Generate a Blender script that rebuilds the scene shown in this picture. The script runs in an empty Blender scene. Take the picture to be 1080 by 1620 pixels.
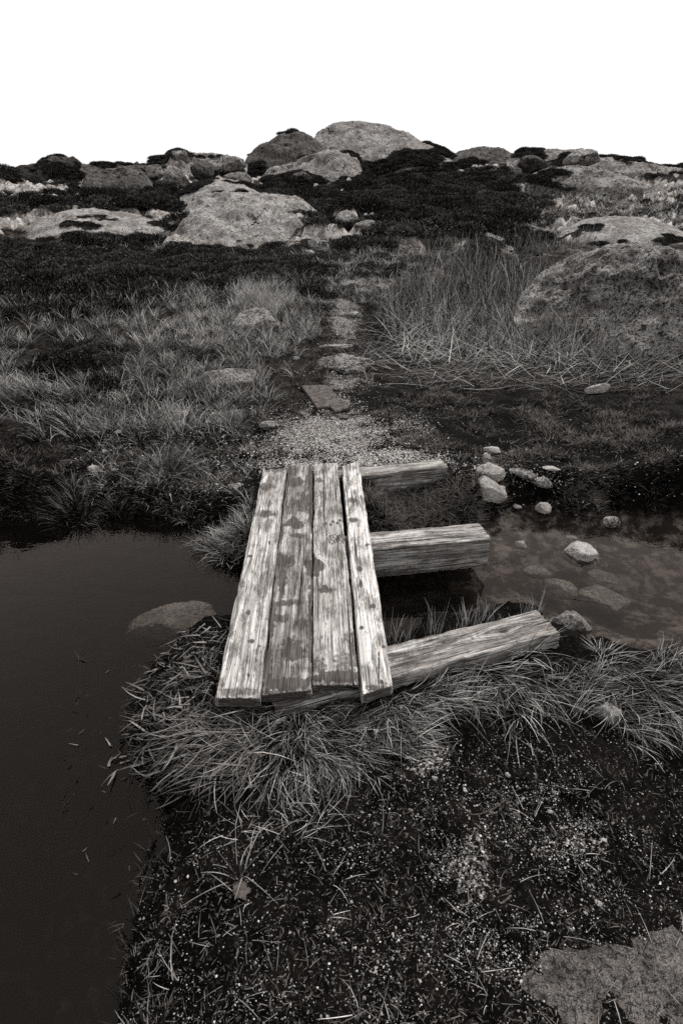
import bpy, math, random
import numpy as np

# ------------------------------------------------------------------ camera, world, sun, exposure
SC = bpy.context.scene
COL = SC.collection
FPX = 861.0                       # focal length in photo pixels (1080 x 1620 frame)
CAMZ = 1.80                       # eye height above the water (z = 0)
TILT = math.radians(28.0)

cam_d = bpy.data.cameras.new('camera')
cam_d.sensor_fit = 'VERTICAL'
cam_d.sensor_height = 36.0
cam_d.sensor_width = 24.0
cam_d.lens = FPX / 1620.0 * 36.0
cam_d.clip_start = 0.05
cam_d.clip_end = 2000
cam = bpy.data.objects.new('camera', cam_d)
COL.objects.link(cam)
cam.location = (0, 0, CAMZ)
cam.rotation_euler = (math.pi / 2 - TILT, 0, 0)
SC.camera = cam

SUN_EL, SUN_AZ = math.radians(58), math.radians(38)       # soft light through cloud, from over the hill at right
world = bpy.data.worlds.new('World')
SC.world = world
world.use_nodes = True
wt = world.node_tree
for n in list(wt.nodes):
    wt.nodes.remove(n)
wo = wt.nodes.new('ShaderNodeOutputWorld')
wb = wt.nodes.new('ShaderNodeBackground')
sky = wt.nodes.new('ShaderNodeTexSky')
sky.sky_type = 'NISHITA'
sky.sun_disc = False
sky.sun_elevation = SUN_EL
sky.sun_rotation = SUN_AZ
sky.dust_density = 4.0
bw = wt.nodes.new('ShaderNodeRGBToBW')
mixw = wt.nodes.new('ShaderNodeMix')
mixw.data_type = 'RGBA'
mixw.inputs[0].default_value = 0.86          # closed even cloud over the clear-sky glow
mixw.inputs[7].default_value = (9.0, 9.0, 9.0, 1)
wt.links.new(sky.outputs[0], bw.inputs[0])
wt.links.new(bw.outputs[0], mixw.inputs[6])
wt.links.new(mixw.outputs[2], wb.inputs[0])
wb.inputs[1].default_value = 0.078
wt.links.new(wb.outputs[0], wo.inputs[0])

sun_d = bpy.data.lights.new('sun', 'SUN')
sun_d.energy = 3.0
sun_d.angle = math.radians(22)
sun_d.color = (1.0, 0.97, 0.93)
sun = bpy.data.objects.new('sun', sun_d)
COL.objects.link(sun)
from mathutils import Vector
_sd = Vector((math.sin(SUN_AZ) * math.cos(SUN_EL), math.cos(SUN_AZ) * math.cos(SUN_EL), math.sin(SUN_EL)))
sun.rotation_euler = (-_sd).to_track_quat('-Z', 'Y').to_euler()
sun.location = _sd * 80

vs = SC.view_settings
vs.view_transform = 'Standard'
vs.look = 'None'
vs.exposure = 0.66
vs.gamma = 1.0
vs.use_curve_mapping = False
try:
    SC.cycles.use_denoising = False
    SC.cycles.max_bounces = 5
    SC.cycles.diffuse_bounces = 3
    SC.cycles.glossy_bounces = 3
    SC.cycles.transparent_max_bounces = 12
    SC.cycles.sample_clamp_indirect = 4
except Exception:
    pass

rng = np.random.default_rng(7)
random.seed(7)

# ------------------------------------------------------------------ pixel <-> world
CT, ST = math.cos(TILT), math.sin(TILT)

def ray(px, py):
    a = (np.asarray(px, float) - 540) / FPX
    b = -(np.asarray(py, float) - 810) / FPX
    return np.stack([a, CT + b * ST, -ST + b * CT], -1)

def onz(px, py, z):
    d = ray(px, py)
    s = (z - CAMZ) / d[..., 2]
    return d * s[..., None] + np.array([0, 0, CAMZ])

def atD(px, py, D):
    d = ray(px, py)
    s = np.asarray(D, float) / np.hypot(d[..., 0], d[..., 1])
    return d * s[..., None] + np.array([0, 0, CAMZ])

def proj(p):
    v = p - np.array([0, 0, CAMZ])
    dep = v[..., 1] * CT - v[..., 2] * ST
    up = v[..., 1] * ST + v[..., 2] * CT
    dep = np.where(dep < 1e-3, 1e-3, dep)
    return 540 + FPX * v[..., 0] / dep, 810 - FPX * up / dep, dep

# ------------------------------------------------------------------ noise
_perm = np.random.default_rng(3).permutation(512)
_perm = np.concatenate([_perm, _perm, _perm])

def _h2(i, j, s):
    return _perm[(_perm[(i & 511)] + (j & 511) + s * 17) & 511]

def perlin2(x, y, s=0):
    x = np.asarray(x, float); y = np.asarray(y, float)
    i = np.floor(x).astype(int); j = np.floor(y).astype(int)
    fx = x - i; fy = y - j
    u = fx * fx * fx * (fx * (fx * 6 - 15) + 10); v = fy * fy * fy * (fy * (fy * 6 - 15) + 10)
    def g(a, b, dx, dy):
        t = _h2(a, b, s) * (2 * math.pi / 512)
        return np.cos(t) * dx + np.sin(t) * dy
    n0 = g(i, j, fx, fy) * (1 - u) + g(i + 1, j, fx - 1, fy) * u
    n1 = g(i, j + 1, fx, fy - 1) * (1 - u) + g(i + 1, j + 1, fx - 1, fy - 1) * u
    return (n0 * (1 - v) + n1 * v) * 1.4

def fbm2(x, y, s=0, octv=4, lac=2.03, gain=0.5):
    t = 0; a = 1.0; f = 1.0
    for k in range(octv):
        t = t + a * perlin2(x * f + 11.3 * k, y * f - 7.7 * k, s + k)
        a *= gain; f *= lac
    return t

def perlin3(p, s=0):
    i = np.floor(p).astype(int); f = p - i
    w = f * f * f * (f * (f * 6 - 15) + 10)
    r = 0
    for dx in (0, 1):
        for dy in (0, 1):
            for dz in (0, 1):
                h = _perm[(_h2(i[..., 0] + dx, i[..., 1] + dy, s) + ((i[..., 2] + dz) & 511)) & 511]
                t = h * (2 * math.pi / 512); c = ((h * 37) % 512) / 256.0 - 1
                q = np.sqrt(np.maximum(0, 1 - c * c))
                d = (f[..., 0] - dx) * np.cos(t) * q + (f[..., 1] - dy) * np.sin(t) * q + (f[..., 2] - dz) * c
                ww = (w[..., 0] if dx else 1 - w[..., 0]) * (w[..., 1] if dy else 1 - w[..., 1]) * (w[..., 2] if dz else 1 - w[..., 2])
                r = r + d * ww
    return r * 1.5

def fbm3(p, s=0, octv=4, gain=0.5):
    t = 0; a = 1.0; f = 1.0
    for k in range(octv):
        t = t + a * perlin3(p * f + 5.1 * k, s + k)
        a *= gain; f *= 2.03
    return t

def sstep(a, b, x):
    t = np.clip((x - a) / (b - a), 0, 1)
    return t * t * (3 - 2 * t)

# ------------------------------------------------------------------ polygons
def inpoly(px, py, poly):
    poly = np.asarray(poly, float)
    c = np.zeros(np.shape(px), bool)
    x0, y0 = poly[-1]
    for x1, y1 in poly:
        hit = ((y1 > py) != (y0 > py)) & (px < (x0 - x1) * (py - y1) / (y0 - y1 + 1e-12) + x1)
        c ^= hit
        x0, y0 = x1, y1
    return c

def polydist(x, y, poly):
    poly = np.asarray(poly, float)
    d = np.full(np.shape(x), 1e9)
    a = poly[-1]
    for b in poly:
        e = b - a
        t = np.clip(((x - a[0]) * e[0] + (y - a[1]) * e[1]) / (e @ e + 1e-12), 0, 1)
        d = np.minimum(d, np.hypot(x - a[0] - t * e[0], y - a[1] - t * e[1]))
        a = b
    return d

# water outline, seen on the water plane, continued out of the frame both ways and behind the viewer on the left
_far = [(-400, 806), (0, 818), (110, 826), (140, 824), (152, 812), (225, 815), (290, 826), (365, 828), (374, 845),
        (335, 852), (318, 866), (345, 885), (400, 893), (450, 882), (585, 858), (690, 840), (745, 833), (772, 818),
        (812, 803), (880, 806), (940, 818), (975, 812), (1100, 815), (1400, 806)]
_near = [(1400, 1015), (1100, 1028), (985, 1034), (930, 1024), (890, 1004), (850, 972), (780, 972), (700, 994),
         (630, 1014), (560, 1012), (450, 1002), (380, 988), (330, 987), (285, 1005), (245, 1045), (215, 1090),
         (205, 1160), (225, 1230), (262, 1268), (250, 1330), (225, 1400), (210, 1470), (190, 1620)]
_f = onz(np.array([p[0] for p in _far]), np.array([p[1] for p in _far]), 0.0)[:, :2]
_n = onz(np.array([p[0] for p in _near]), np.array([p[1] for p in _near]), 0.0)[:, :2]
WATER = np.concatenate([[(-16, 4.6)], _f, [(16, 4.4), (16, 2.2)], _n, [(-0.75, -0.8), (-1.6, -2.5), (-5, -7), (-9, -7), (-16, 0.5)]])

# ------------------------------------------------------------------ terrain height
_ctrl = []
def _c(px, rows):
    for D, py in rows:
        p = atD(px, py, D)
        _ctrl.append((math.atan2(p[0], p[1]), math.log(D), p[2]))
_c(540, [(5.06, 640), (6.4, 576), (8.2, 520), (10.8, 450), (14.5, 392), (20, 362), (28, 325), (38, 300), (48, 292), (58, 285)])
_c(330, [(5.3, 640), (6.8, 575), (8.6, 510), (11.2, 455), (14.5, 402), (20, 372), (27, 332), (36, 305), (46, 284), (56, 276)])
_c(110, [(5.4, 645), (6.8, 588), (8.6, 522), (11.2, 462), (14.5, 412), (20, 372), (27, 335), (36, 305), (46, 280), (56, 268)])
_c(-160, [(5.4, 655), (6.8, 600), (8.6, 540), (11.2, 480), (14.5, 430), (20, 385), (27, 340), (36, 305), (46, 275), (56, 268)])
_c(750, [(5.06, 648), (6.4, 592), (8.2, 545), (10.8, 470), (14.5, 408), (20, 374), (28, 335), (38, 300), (48, 268), (58, 256)])
_c(970, [(5.06, 660), (6.4, 606), (8.2, 556), (10.8, 480), (14.5, 420), (20, 385), (28, 342), (38, 308), (48, 278), (58, 264)])
_c(1250, [(5.06, 680), (6.4, 620), (8.2, 565), (10.8, 490), (14.5, 430), (20, 390), (28, 342), (38, 305), (48, 275), (58, 262)])
for az in (-1.0, -0.5, -0.25, 0.0, 0.25, 0.5, 1.0):
    for D, z in ((0.35, .19), (0.8, .19), (1.4, .17), (2.2, .17), (3.0, .2), (3.7, .222)):
        _ctrl.append((az, math.log(D), z if D < 3 else z + (-.05 if az < -.2 else 0)))
_C = np.array(_ctrl)
_KA = 2.2
def _tpsk(r2):
    return np.where(r2 > 1e-12, 0.5 * r2 * np.log(r2 + 1e-12), 0)
def _tps_fit():
    P = np.stack([_C[:, 0] * _KA, _C[:, 1]], 1)
    n = len(P)
    K = _tpsk(((P[:, None] - P[None]) ** 2).sum(-1)) + np.eye(n) * 0.002
    A = np.zeros((n + 3, n + 3)); A[:n, :n] = K
    Q = np.concatenate([np.ones((n, 1)), P], 1)
    A[:n, n:] = Q; A[n:, :n] = Q.T
    b = np.concatenate([_C[:, 2], np.zeros(3)])
    return P, np.linalg.solve(A, b)
_TP, _TW = _tps_fit()
def base_h(az, D):
    az = np.clip(az, -0.95, 0.95); ld = np.log(np.clip(D, .35, 60))
    q = np.stack([az * _KA, ld], -1)
    n = len(_TP)
    out = _TW[n] + _TW[n + 1] * q[..., 0] + _TW[n + 2] * q[..., 1]
    for k in range(n):
        out = out + _TW[k] * _tpsk((q[..., 0] - _TP[k, 0]) ** 2 + (q[..., 1] - _TP[k, 1]) ** 2)
    return out

_p = onz(np.array([560., 709, 760, 775, 580]), np.array([757., 742, 790, 850, 870]), .12)[:, :2]
PIT = _p
def blob(px, py, lst):
    v = np.zeros(np.shape(px))
    for cx, cy, rx, ry, s in lst:
        v = np.maximum(v, s * np.exp(-(((px - cx) / rx) ** 2 + ((py - cy) / ry) ** 2)))
    return v
BARE = [(330, 292, 60, 14, 1), (250, 276, 60, 12, .9), (180, 290, 60, 10, .8), (420, 282, 60, 14, .8), (520, 280, 60, 16, .9), (230, 345, 60, 16, .9), (120, 345, 80, 18, .8), (290, 372, 50, 14, .9),
        (560, 372, 40, 12, .9), (650, 382, 80, 10, .9), (760, 382, 70, 10, .8), (860, 300, 70, 12, .9), (930, 285, 80, 12, .9), (900, 322, 60, 8, .7), (930, 355, 80, 12, .9), (760, 262, 40, 10, .8),
        (490, 372, 40, 14, .8), (140, 425, 30, 8, .6), (200, 395, 40, 6, .6), (560, 345, 40, 10, .7), (1050, 300, 120, 20, .8), (1080, 350, 100, 16, .8), (0, 300, 120, 20, .8), (0, 350, 100, 16, .8), (660, 268, 60, 8, .7)]
def bareness(px, py, x, y):
    return blob(px, py, BARE) + .5 * fbm2(x * .9, y * .9, 91, 4, gain=.6)
# places trodden or wet where the ground is flatter
def height(x, y):
    D = np.hypot(x, y); az = np.arctan2(x, y)
    back = sstep(0.95, 1.6, np.abs(az))
    z = base_h(az, D)
    zb = np.minimum(z, 0.35 + 0.03 * D)
    z = z * (1 - back) + zb * back
    z = np.where(D > 60, z - (D - 60) * 0.10, z)
    z = np.maximum(z, -3.5)
    px, py, _ = proj(np.stack([x, y, z], -1))
    # hummocks
    h1 = fbm2(x * 2.1, y * 2.1, 5, 3)
    left = sstep(470, 400, px) * sstep(3.4, 4.2, D) * sstep(16, 9, D)
    z = z + left * 0.13 * h1
    z = z + sstep(4.2, 6, D) * sstep(14, 9, D) * (1 - left) * 0.05 * h1
    path = np.exp(-((px - (545 + (640 - py) * 0.02)) / (60 + 0.2 * np.abs(py - 480))) ** 2) * sstep(4, 5, D) * sstep(15, 10, D)
    z = z - path * 0.06
    z = z + sstep(9, 15, D) * 0.22 * fbm2(x * .75, y * .75, 9, 4) * (1 - 0.5 * path)
    z = z + sstep(20, 35, D) * 0.40 * fbm2(x * .22, y * .22, 21, 4)
    br = sstep(.3, .8, bareness(px, py, x, y)) * (D > 11)
    z = z + br * sstep(11, 15, D) * (.30 * (1 - np.abs(fbm2(x * .8, y * .8, 93, 4, gain=.6)) * 2.2) + .12)
    # gravelled end of the bridge, and the hollow under the bare beams
    fl = np.exp(-((px - 570) / 170) ** 2 - ((py - 725) / 45) ** 2)
    pit = np.where(inpoly(x, y, PIT), polydist(x, y, PIT), 0)
    z = z - 0.17 * sstep(0, .30, pit)
    # small scale relief
    z = z + 0.030 * fbm2(x * 3.1, y * 3.1, 61, 3) * sstep(560, 700, px) * sstep(4.0, 4.6, D) * sstep(8, 6.5, D)
    z = z + 0.018 * fbm2(x * 9, y * 9, 13, 3) * (1 - 0.5 * path) * (1 - .75 * fl)
    z = z + 0.006 * fbm2(x * 34, y * 34, 17, 2) * (D < 6)
    # stream
    ins = inpoly(x, y, WATER)
    d = polydist(x, y, WATER)
    dw = d + 0.05 * fbm2(x * 6, y * 6, 31, 3) * np.where(d < .4, 1, 0)
    sd = np.where(ins, -dw, dw)
    wbank = 0.16 + 0.10 * fbm2(x * 1.7, y * 1.7, 33, 2)
    k = sstep(-0.02, 1, sd / np.maximum(wbank, .07) * 0.8)
    shore = z * k + 0.012 * sstep(0, .05, sd)
    deep = 0.20 + 0.10 * sstep(0.6, -0.6, x) + 0.05 * fbm2(x * 1.4, y * 1.4, 35, 2)
    bed = -deep * (1 - np.exp(-np.maximum(-sd, 0) / 0.28)) + 0.02 * fbm2(x * 5, y * 5, 37, 3) * sstep(0, .2, -sd) - 0.004
    return np.where(sd > 0, shore, bed), sd

# polar grid round the viewer: fine in front, coarse behind
AZ = np.concatenate([np.radians(np.arange(-180, -52, 4.0)), np.radians(np.arange(-52, 52.01, 0.28)), np.radians(np.arange(56, 180.1, 4.0))])
RR = np.concatenate([[0.03, 0.1, 0.18], np.exp(np.arange(math.log(0.26), math.log(66), 0.0088)), [70, 80, 100, 140, 200, 300, 450]])
GA, GR = np.meshgrid(AZ, RR, indexing='ij')
GX, GY = GR * np.sin(GA), GR * np.cos(GA)
GZ, GSD = height(GX.ravel(), GY.ravel())
GZ = GZ.reshape(GX.shape); GSD = GSD.reshape(GX.shape)
_ia = np.arange(len(AZ)); _ir = np.arange(len(RR)); _lr = np.log(RR)

def Hq(x, y, F=None):
    F = GZ if F is None else F
    a = np.interp(np.arctan2(x, y), AZ, _ia); r = np.interp(np.log(np.hypot(x, y) + 1e-6), _lr, _ir)
    i = np.clip(a.astype(int), 0, len(AZ) - 2); j = np.clip(r.astype(int), 0, len(RR) - 2)
    u = a - i; v = r - j
    return (F[i, j] * (1 - u) + F[i + 1, j] * u) * (1 - v) + (F[i, j + 1] * (1 - u) + F[i + 1, j + 1] * u) * v

def hits(px, py, dmax=64):
    """first point where the sight lines meet the terrain"""
    px = np.atleast_1d(np.asarray(px, float)); py = np.atleast_1d(np.asarray(py, float))
    d = ray(px, py); hl = np.hypot(d[:, 0], d[:, 1])
    ux, uy, sl = d[:, 0] / hl, d[:, 1] / hl, d[:, 2] / hl
    Ds = np.exp(np.arange(math.log(0.4), math.log(dmax), 0.012))
    res = np.full(len(px), np.nan); prev = np.full(len(px), 0.4)
    act = np.ones(len(px), bool)
    for D in Ds:
        idx = np.nonzero(act)[0]
        if not len(idx): break
        g = CAMZ + sl[idx] * D - Hq(ux[idx] * D, uy[idx] * D)
        hit = g < 0
        hi = idx[hit]
        lo, up = prev[hi].copy(), np.full(len(hi), D)
        for _ in range(6):
            m = (lo + up) / 2
            gm = CAMZ + sl[hi] * m - Hq(ux[hi] * m, uy[hi] * m)
            lo = np.where(gm < 0, lo, m); up = np.where(gm < 0, m, up)
        res[hi] = up
        act[hi] = False
        prev[idx] = D
    return np.stack([ux * res, uy * res, CAMZ + sl * res], -1), res

# ------------------------------------------------------------------ mesh helpers
def mesh_obj(name, V, faces, mat, parent=None, attrs=None, smooth=True, origin=None):
    """faces: (n,4) or (n,3) int array, or a list of such arrays"""
    V = np.asarray(V, float)
    if origin is not None:
        V = V - np.asarray(origin)
    fl = faces if isinstance(faces, list) else [faces]
    me = bpy.data.meshes.new(name)
    me.vertices.add(len(V)); me.vertices.foreach_set('co', V.astype(np.float32).ravel())
    idx = np.concatenate([np.asarray(f).ravel() for f in fl]).astype(np.int32)
    tot = np.concatenate([np.full(len(f), np.asarray(f).shape[1]) for f in fl]).astype(np.int32)
    st = np.concatenate([[0], np.cumsum(tot)[:-1]]).astype(np.int32)
    me.loops.add(len(idx)); me.loops.foreach_set('vertex_index', idx)
    me.polygons.add(len(tot)); me.polygons.foreach_set('loop_start', st)
    me.update(calc_edges=True)
    me.polygons.foreach_set('use_smooth', np.full(len(tot), smooth))
    for k, a in (attrs or {}).items():
        a = np.asarray(a, np.float32)
        if a.ndim == 1:
            at = me.attributes.new(k, 'FLOAT', 'POINT'); at.data.foreach_set('value', a)
        else:
            at = me.attributes.new(k, 'FLOAT_VECTOR', 'POINT'); at.data.foreach_set('vector', a.ravel())
    if mat is not None:
        me.materials.append(mat)
    o = bpy.data.objects.new(name, me)
    COL.objects.link(o)
    if origin is not None:
        o.location = origin
    if parent is not None:
        o.parent = parent
        o.location = (0, 0, 0) if origin is None else tuple(np.asarray(origin) - np.asarray(parent.location))
    return o

def tag(o, label=None, cat=None, group=None, kind=None):
    if label: o['label'] = label
    if cat: o['category'] = cat
    if group: o['group'] = group
    if kind: o['kind'] = kind
    return o

def empty(name, loc):
    e = bpy.data.objects.new(name, None); COL.objects.link(e)
    e.location = loc; e.empty_display_size = 0.1
    return e

def grid_faces(n, m, off=0):
    i, j = np.meshgrid(np.arange(n - 1), np.arange(m - 1), indexing='ij')
    a = (i * m + j).ravel() + off
    return np.stack([a, a + m, a + m + 1, a + 1], 1)

# ------------------------------------------------------------------ materials
def tc(v):
    """browner when dark, nearly neutral when pale"""
    t = min(1.0, v / .5) ** .5
    return (v, v * (.80 + .165 * t), v * (.70 + .235 * t), 1)

class NT:
    def __init__(s, name):
        s.m = bpy.data.materials.new(name); s.m.use_nodes = True
        s.t = s.m.node_tree
        s.b = s.t.nodes['Principled BSDF']; s.o = s.t.nodes['Material Output']
        s.b.inputs['Specular IOR Level'].default_value = 0.12
    def n(s, typ, **kw):
        x = s.t.nodes.new(typ)
        for k, v in kw.items():
            setattr(x, k, v)
        return x
    def l(s, a, b): s.t.links.new(a, b)
    def val(s, sock, v):
        if hasattr(v, 'node'): s.l(v, sock)
        else: sock.default_value = v
    def attr(s, name, vec=False):
        a = s.n('ShaderNodeAttribute', attribute_name=name)
        return a.outputs['Vector'] if vec else a.outputs['Fac']
    def geo(s):
        return s.n('ShaderNodeTexCoord').outputs['Object']
    def mapping(s, v, sc):
        m = s.n('ShaderNodeMapping'); s.l(v, m.inputs[0]); m.inputs['Scale'].default_value = sc
        return m.outputs[0]
    def noise(s, v, scale, detail=4, rough=.55, dist=0):
        x = s.n('ShaderNodeTexNoise'); s.l(v, x.inputs['Vector'])
        x.inputs['Scale'].default_value = scale; x.inputs['Detail'].default_value = detail
        x.inputs['Roughness'].default_value = rough; x.inputs['Distortion'].default_value = dist
        return x.outputs['Fac']
    def voro(s, v, scale, feat='F1', out='Distance'):
        x = s.n('ShaderNodeTexVoronoi', feature=feat); s.l(v, x.inputs['Vector'])
        x.inputs['Scale'].default_value = scale
        return x.outputs[out]
    def ramp(s, f, a, b, lo=0.0, hi=1.0):
        x = s.n('ShaderNodeMapRange', interpolation_type='SMOOTHSTEP'); s.l(f, x.inputs[0])
        x.inputs[1].default_value = a; x.inputs[2].default_value = b
        x.inputs[3].default_value = lo; x.inputs[4].default_value = hi
        return x.outputs[0]
    def math(s, op, a, b=0.0):
        x = s.n('ShaderNodeMath', operation=op); s.val(x.inputs[0], a); s.val(x.inputs[1], b)
        return x.outputs[0]
    def mix(s, f, a, b):
        x = s.n('ShaderNodeMix', data_type='RGBA'); s.val(x.inputs[0], f)
        s.val(x.inputs[6], a); s.val(x.inputs[7], b)
        return x.outputs[2]
    def bump(s, h, st, dist):
        x = s.n('ShaderNodeBump'); s.l(h, x.inputs['Height'])
        x.inputs['Strength'].default_value = st; x.inputs['Distance'].default_value = dist
        s.l(x.outputs[0], s.b.inputs['Normal'])
        return x
    def fin(s, col, rough):
        s.val(s.b.inputs['Base Color'], col); s.val(s.b.inputs['Roughness'], rough)
        return s.m

def mat_ground():
    N = NT('peat_and_grit')
    p = N.geo(); grit = N.attr('grit'); dry = N.attr('dry'); wet = N.attr('wet'); far = N.attr('far')
    n1 = N.noise(p, 6, 6, .65); n2 = N.noise(p, 70, 4, .7); n3 = N.noise(p, 1.1, 6, .7)
    peat = N.mix(N.ramp(n1, .38, .64), tc(.001), tc(.005))
    peat = N.mix(N.ramp(n2, .56, .68), peat, tc(.022))
    # grit grains
    vg = N.voro(p, 120, out='Color'); sep = N.n('ShaderNodeSeparateColor'); N.l(vg, sep.inputs[0])
    g = N.mix(N.ramp(sep.outputs[0], .25, 1.0), tc(.012), tc(.38))
    thr = N.math('ADD', N.math('MULTIPLY', n2, .6), N.math('SUBTRACT', N.math('MULTIPLY', n1, 1.1), .3))
    gm = N.ramp(N.math('SUBTRACT', N.math('ADD', N.math('MULTIPLY', grit, .8), N.math('ADD', thr, N.math('MULTIPLY', sep.outputs[1], .25))), 1.08), -.03, .12)
    col = N.mix(gm, peat, g)
    # dry turf between the clumps
    dcol = N.mix(N.ramp(n2, .42, .62), tc(.004), tc(.07))
    dm = N.math('MULTIPLY', dry, N.ramp(n1, .3, .6))
    col = N.mix(dm, col, dcol)
    # hillside: dark heath with paler bleached turf
    n4 = N.noise(p, 9, 5, .75); n5 = N.noise(p, .45, 5, .62)
    heath = N.mix(N.ramp(n4, .44, .62), tc(.004), tc(.035))
    n6 = N.noise(N.mapping(p, (1.2, 5, 5)), 1, 6, .75)
    turf = N.mix(N.ramp(N.math('ADD', N.math('MULTIPLY', n4, .5), N.math('MULTIPLY', n6, .5)), .42, .58), tc(.012), tc(.20))
    fcol = N.mix(N.ramp(N.math('ADD', n5, N.math('MULTIPLY', dry, .3)), .55, .72), heath, turf)
    nr = N.noise(p, 2.6, 6, .7); nr2 = N.noise(p, 14, 5, .75)
    rockc = N.mix(N.ramp(nr, .4, .62), tc(.14), tc(.40))
    rockc = N.mix(N.ramp(nr2, .5, .6, 0, .8), rockc, tc(.02))
    fcol = N.mix(N.ramp(N.math('ADD', N.attr('bare'), N.math('MULTIPLY', N.math('SUBTRACT', nr2, .5), .8)), .42, .58), fcol, rockc)
    col = N.mix(far, col, fcol)
    bed = N.mix(N.ramp(N.noise(p, 9, 6, .75), .45, .62), tc(.03), tc(.22))
    bedl = N.mix(N.ramp(N.noise(p, 22, 6, .7), .5, .7), tc(.003), tc(.02))
    bed = N.mix(N.attr('clear'), bedl, bed)
    col = N.mix(wet, col, bed)
    N.bump(N.math('ADD', N.math('MULTIPLY', n2, .7), N.math('MULTIPLY', vg, .25)), .9, .012)
    N.b.inputs['Specular IOR Level'].default_value = .02
    return N.fin(col, .8)

def mat_wood(name, light, mid, dark, streak=330.0):
    N = NT(name)
    wc = N.attr('wc', True); st = N.attr('stain'); gr = N.attr('grain')
    s1 = N.noise(N.mapping(wc, (7, streak, 1)), 1, 4, .7)
    s0 = N.noise(N.mapping(wc, (3, streak * .28, 1)), 1, 4, .65)
    s2 = N.noise(N.mapping(wc, (2.0, 22, 1)), 1, 4, .6)
    s3 = N.noise(N.mapping(wc, (40, 120, 1)), 1, 4, .7)
    blot = N.noise(N.mapping(wc, (5, 11, 1)), 1, 6, .7)
    f = N.math('ADD', N.math('ADD', N.math('MULTIPLY', s1, .5), N.math('MULTIPLY', s0, .3)), N.math('MULTIPLY', gr, .2))
    base = N.mix(N.ramp(f, .40, .60), dark, light)
    base = N.mix(N.ramp(s2, .44, .62, 0, .7), base, mid)
    base = N.mix(N.math('MULTIPLY', N.ramp(blot, .44, .60), N.ramp(s1, .64, .42, .3, .95)), base, tc(.05))
    base = N.mix(N.ramp(s3, .58, .66, 0, .75), base, tc(.035))
    crack = N.ramp(N.noise(N.mapping(wc, (1.1, 60, 1)), 1, 2, .5), .34, .30)
    base = N.mix(crack, base, tc(.010))
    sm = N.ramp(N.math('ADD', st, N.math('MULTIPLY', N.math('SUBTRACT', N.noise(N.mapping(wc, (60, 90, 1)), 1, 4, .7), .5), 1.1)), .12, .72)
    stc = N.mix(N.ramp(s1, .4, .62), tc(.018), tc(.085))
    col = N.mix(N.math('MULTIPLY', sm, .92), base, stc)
    hgt = N.math('SUBTRACT', N.math('ADD', s1, N.math('ADD', s0, N.math('MULTIPLY', s3, .4))), N.math('MULTIPLY', crack, 1.4))
    N.bump(hgt, .8, .004)
    return N.fin(col, .8)

def mat_rock(name, light, dark, spot, sc, speck=.5, lichen=.5, moss=0.0, per_thing=True):
    N = NT(name)
    p = N.geo()
    oi = N.n('ShaderNodeObjectInfo')
    vm = N.n('ShaderNodeVectorMath', operation='MULTIPLY_ADD')
    cb = N.n('ShaderNodeCombineXYZ')
    for k in range(3): N.l(N.math('MULTIPLY', oi.outputs['Random'], 37.0 + 11 * k), cb.inputs[k])
    N.l(p, vm.inputs[0]); vm.inputs[1].default_value = (1, 1, 1); N.l(cb.outputs[0], vm.inputs[2])
    p = vm.outputs[0]
    n1 = N.noise(p, sc * 1.1, 6, .65); n2 = N.noise(p, sc * 7, 5, .72); n3 = N.noise(p, sc * 26, 4, .75)
    col = N.mix(N.ramp(n1, .38, .62), dark, light)
    col = N.mix(N.math('MULTIPLY', N.ramp(n2, .49, .58), N.ramp(n1, .75, .45, lichen * .5, lichen)), col, spot)
    col = N.mix(N.ramp(n3, .51, .59, 0, speck), col, spot)
    col = N.mix(N.ramp(n3, .44, .36, 0, .5), col, N.mix(.5, light, tc(.5)))
    cr = N.n('ShaderNodeTexVoronoi', feature='DISTANCE_TO_EDGE')
    wv = N.n('ShaderNodeVectorMath', operation='ADD'); N.l(p, wv.inputs[0])
    nz = N.n('ShaderNodeTexNoise'); N.l(p, nz.inputs['Vector']); nz.inputs['Scale'].default_value = sc * 1.5
    N.l(nz.outputs['Color'], wv.inputs[1]); N.l(wv.outputs[0], cr.inputs['Vector']); cr.inputs['Scale'].default_value = sc * .55
    crack = N.ramp(cr.outputs['Distance'], .020, .0)
    crack = N.math('MULTIPLY', crack, N.ramp(n1, .47, .58))
    col = N.mix(crack, col, tc(.012))
    if moss:
        geo = N.n('ShaderNodeNewGeometry')
        mm = N.ramp(N.noise(p, sc * 2.2, 6, .7), .62 - moss, .72 - moss)
        col = N.mix(mm, col, N.mix(N.ramp(n2, .4, .7), tc(.008), tc(.05)))
    N.bump(N.math('SUBTRACT', N.math('ADD', n2, N.math('MULTIPLY', n3, .5)), N.math('MULTIPLY', crack, 2.0)), 1.0, .16 / sc)
    return N.fin(col, .85)

def mat_tone(name, lo, hi, rough=.8, spec=.03, trans=0.0):
    N = NT(name)
    t = N.attr('tone')
    col = N.mix(t, tc(lo), tc(hi))
    nn = N.noise(N.geo(), 60, 3, .6)
    col = N.mix(N.ramp(nn, .35, .7, 0, .45), col, tc(lo))
    N.b.inputs['Specular IOR Level'].default_value = spec
    return N.fin(col, rough)

def mat_plain(name, v, var=.3, sc=40, rough=.7, metal=0):
    N = NT(name)
    n = N.noise(N.geo(), sc, 5, .65)
    N.bump(n, .5, .003)
    N.b.inputs['Metallic'].default_value = metal
    return N.fin(N.mix(N.ramp(n, .35, .68), tc(v * (1 - var)), tc(v * (1 + var))), rough)

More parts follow.
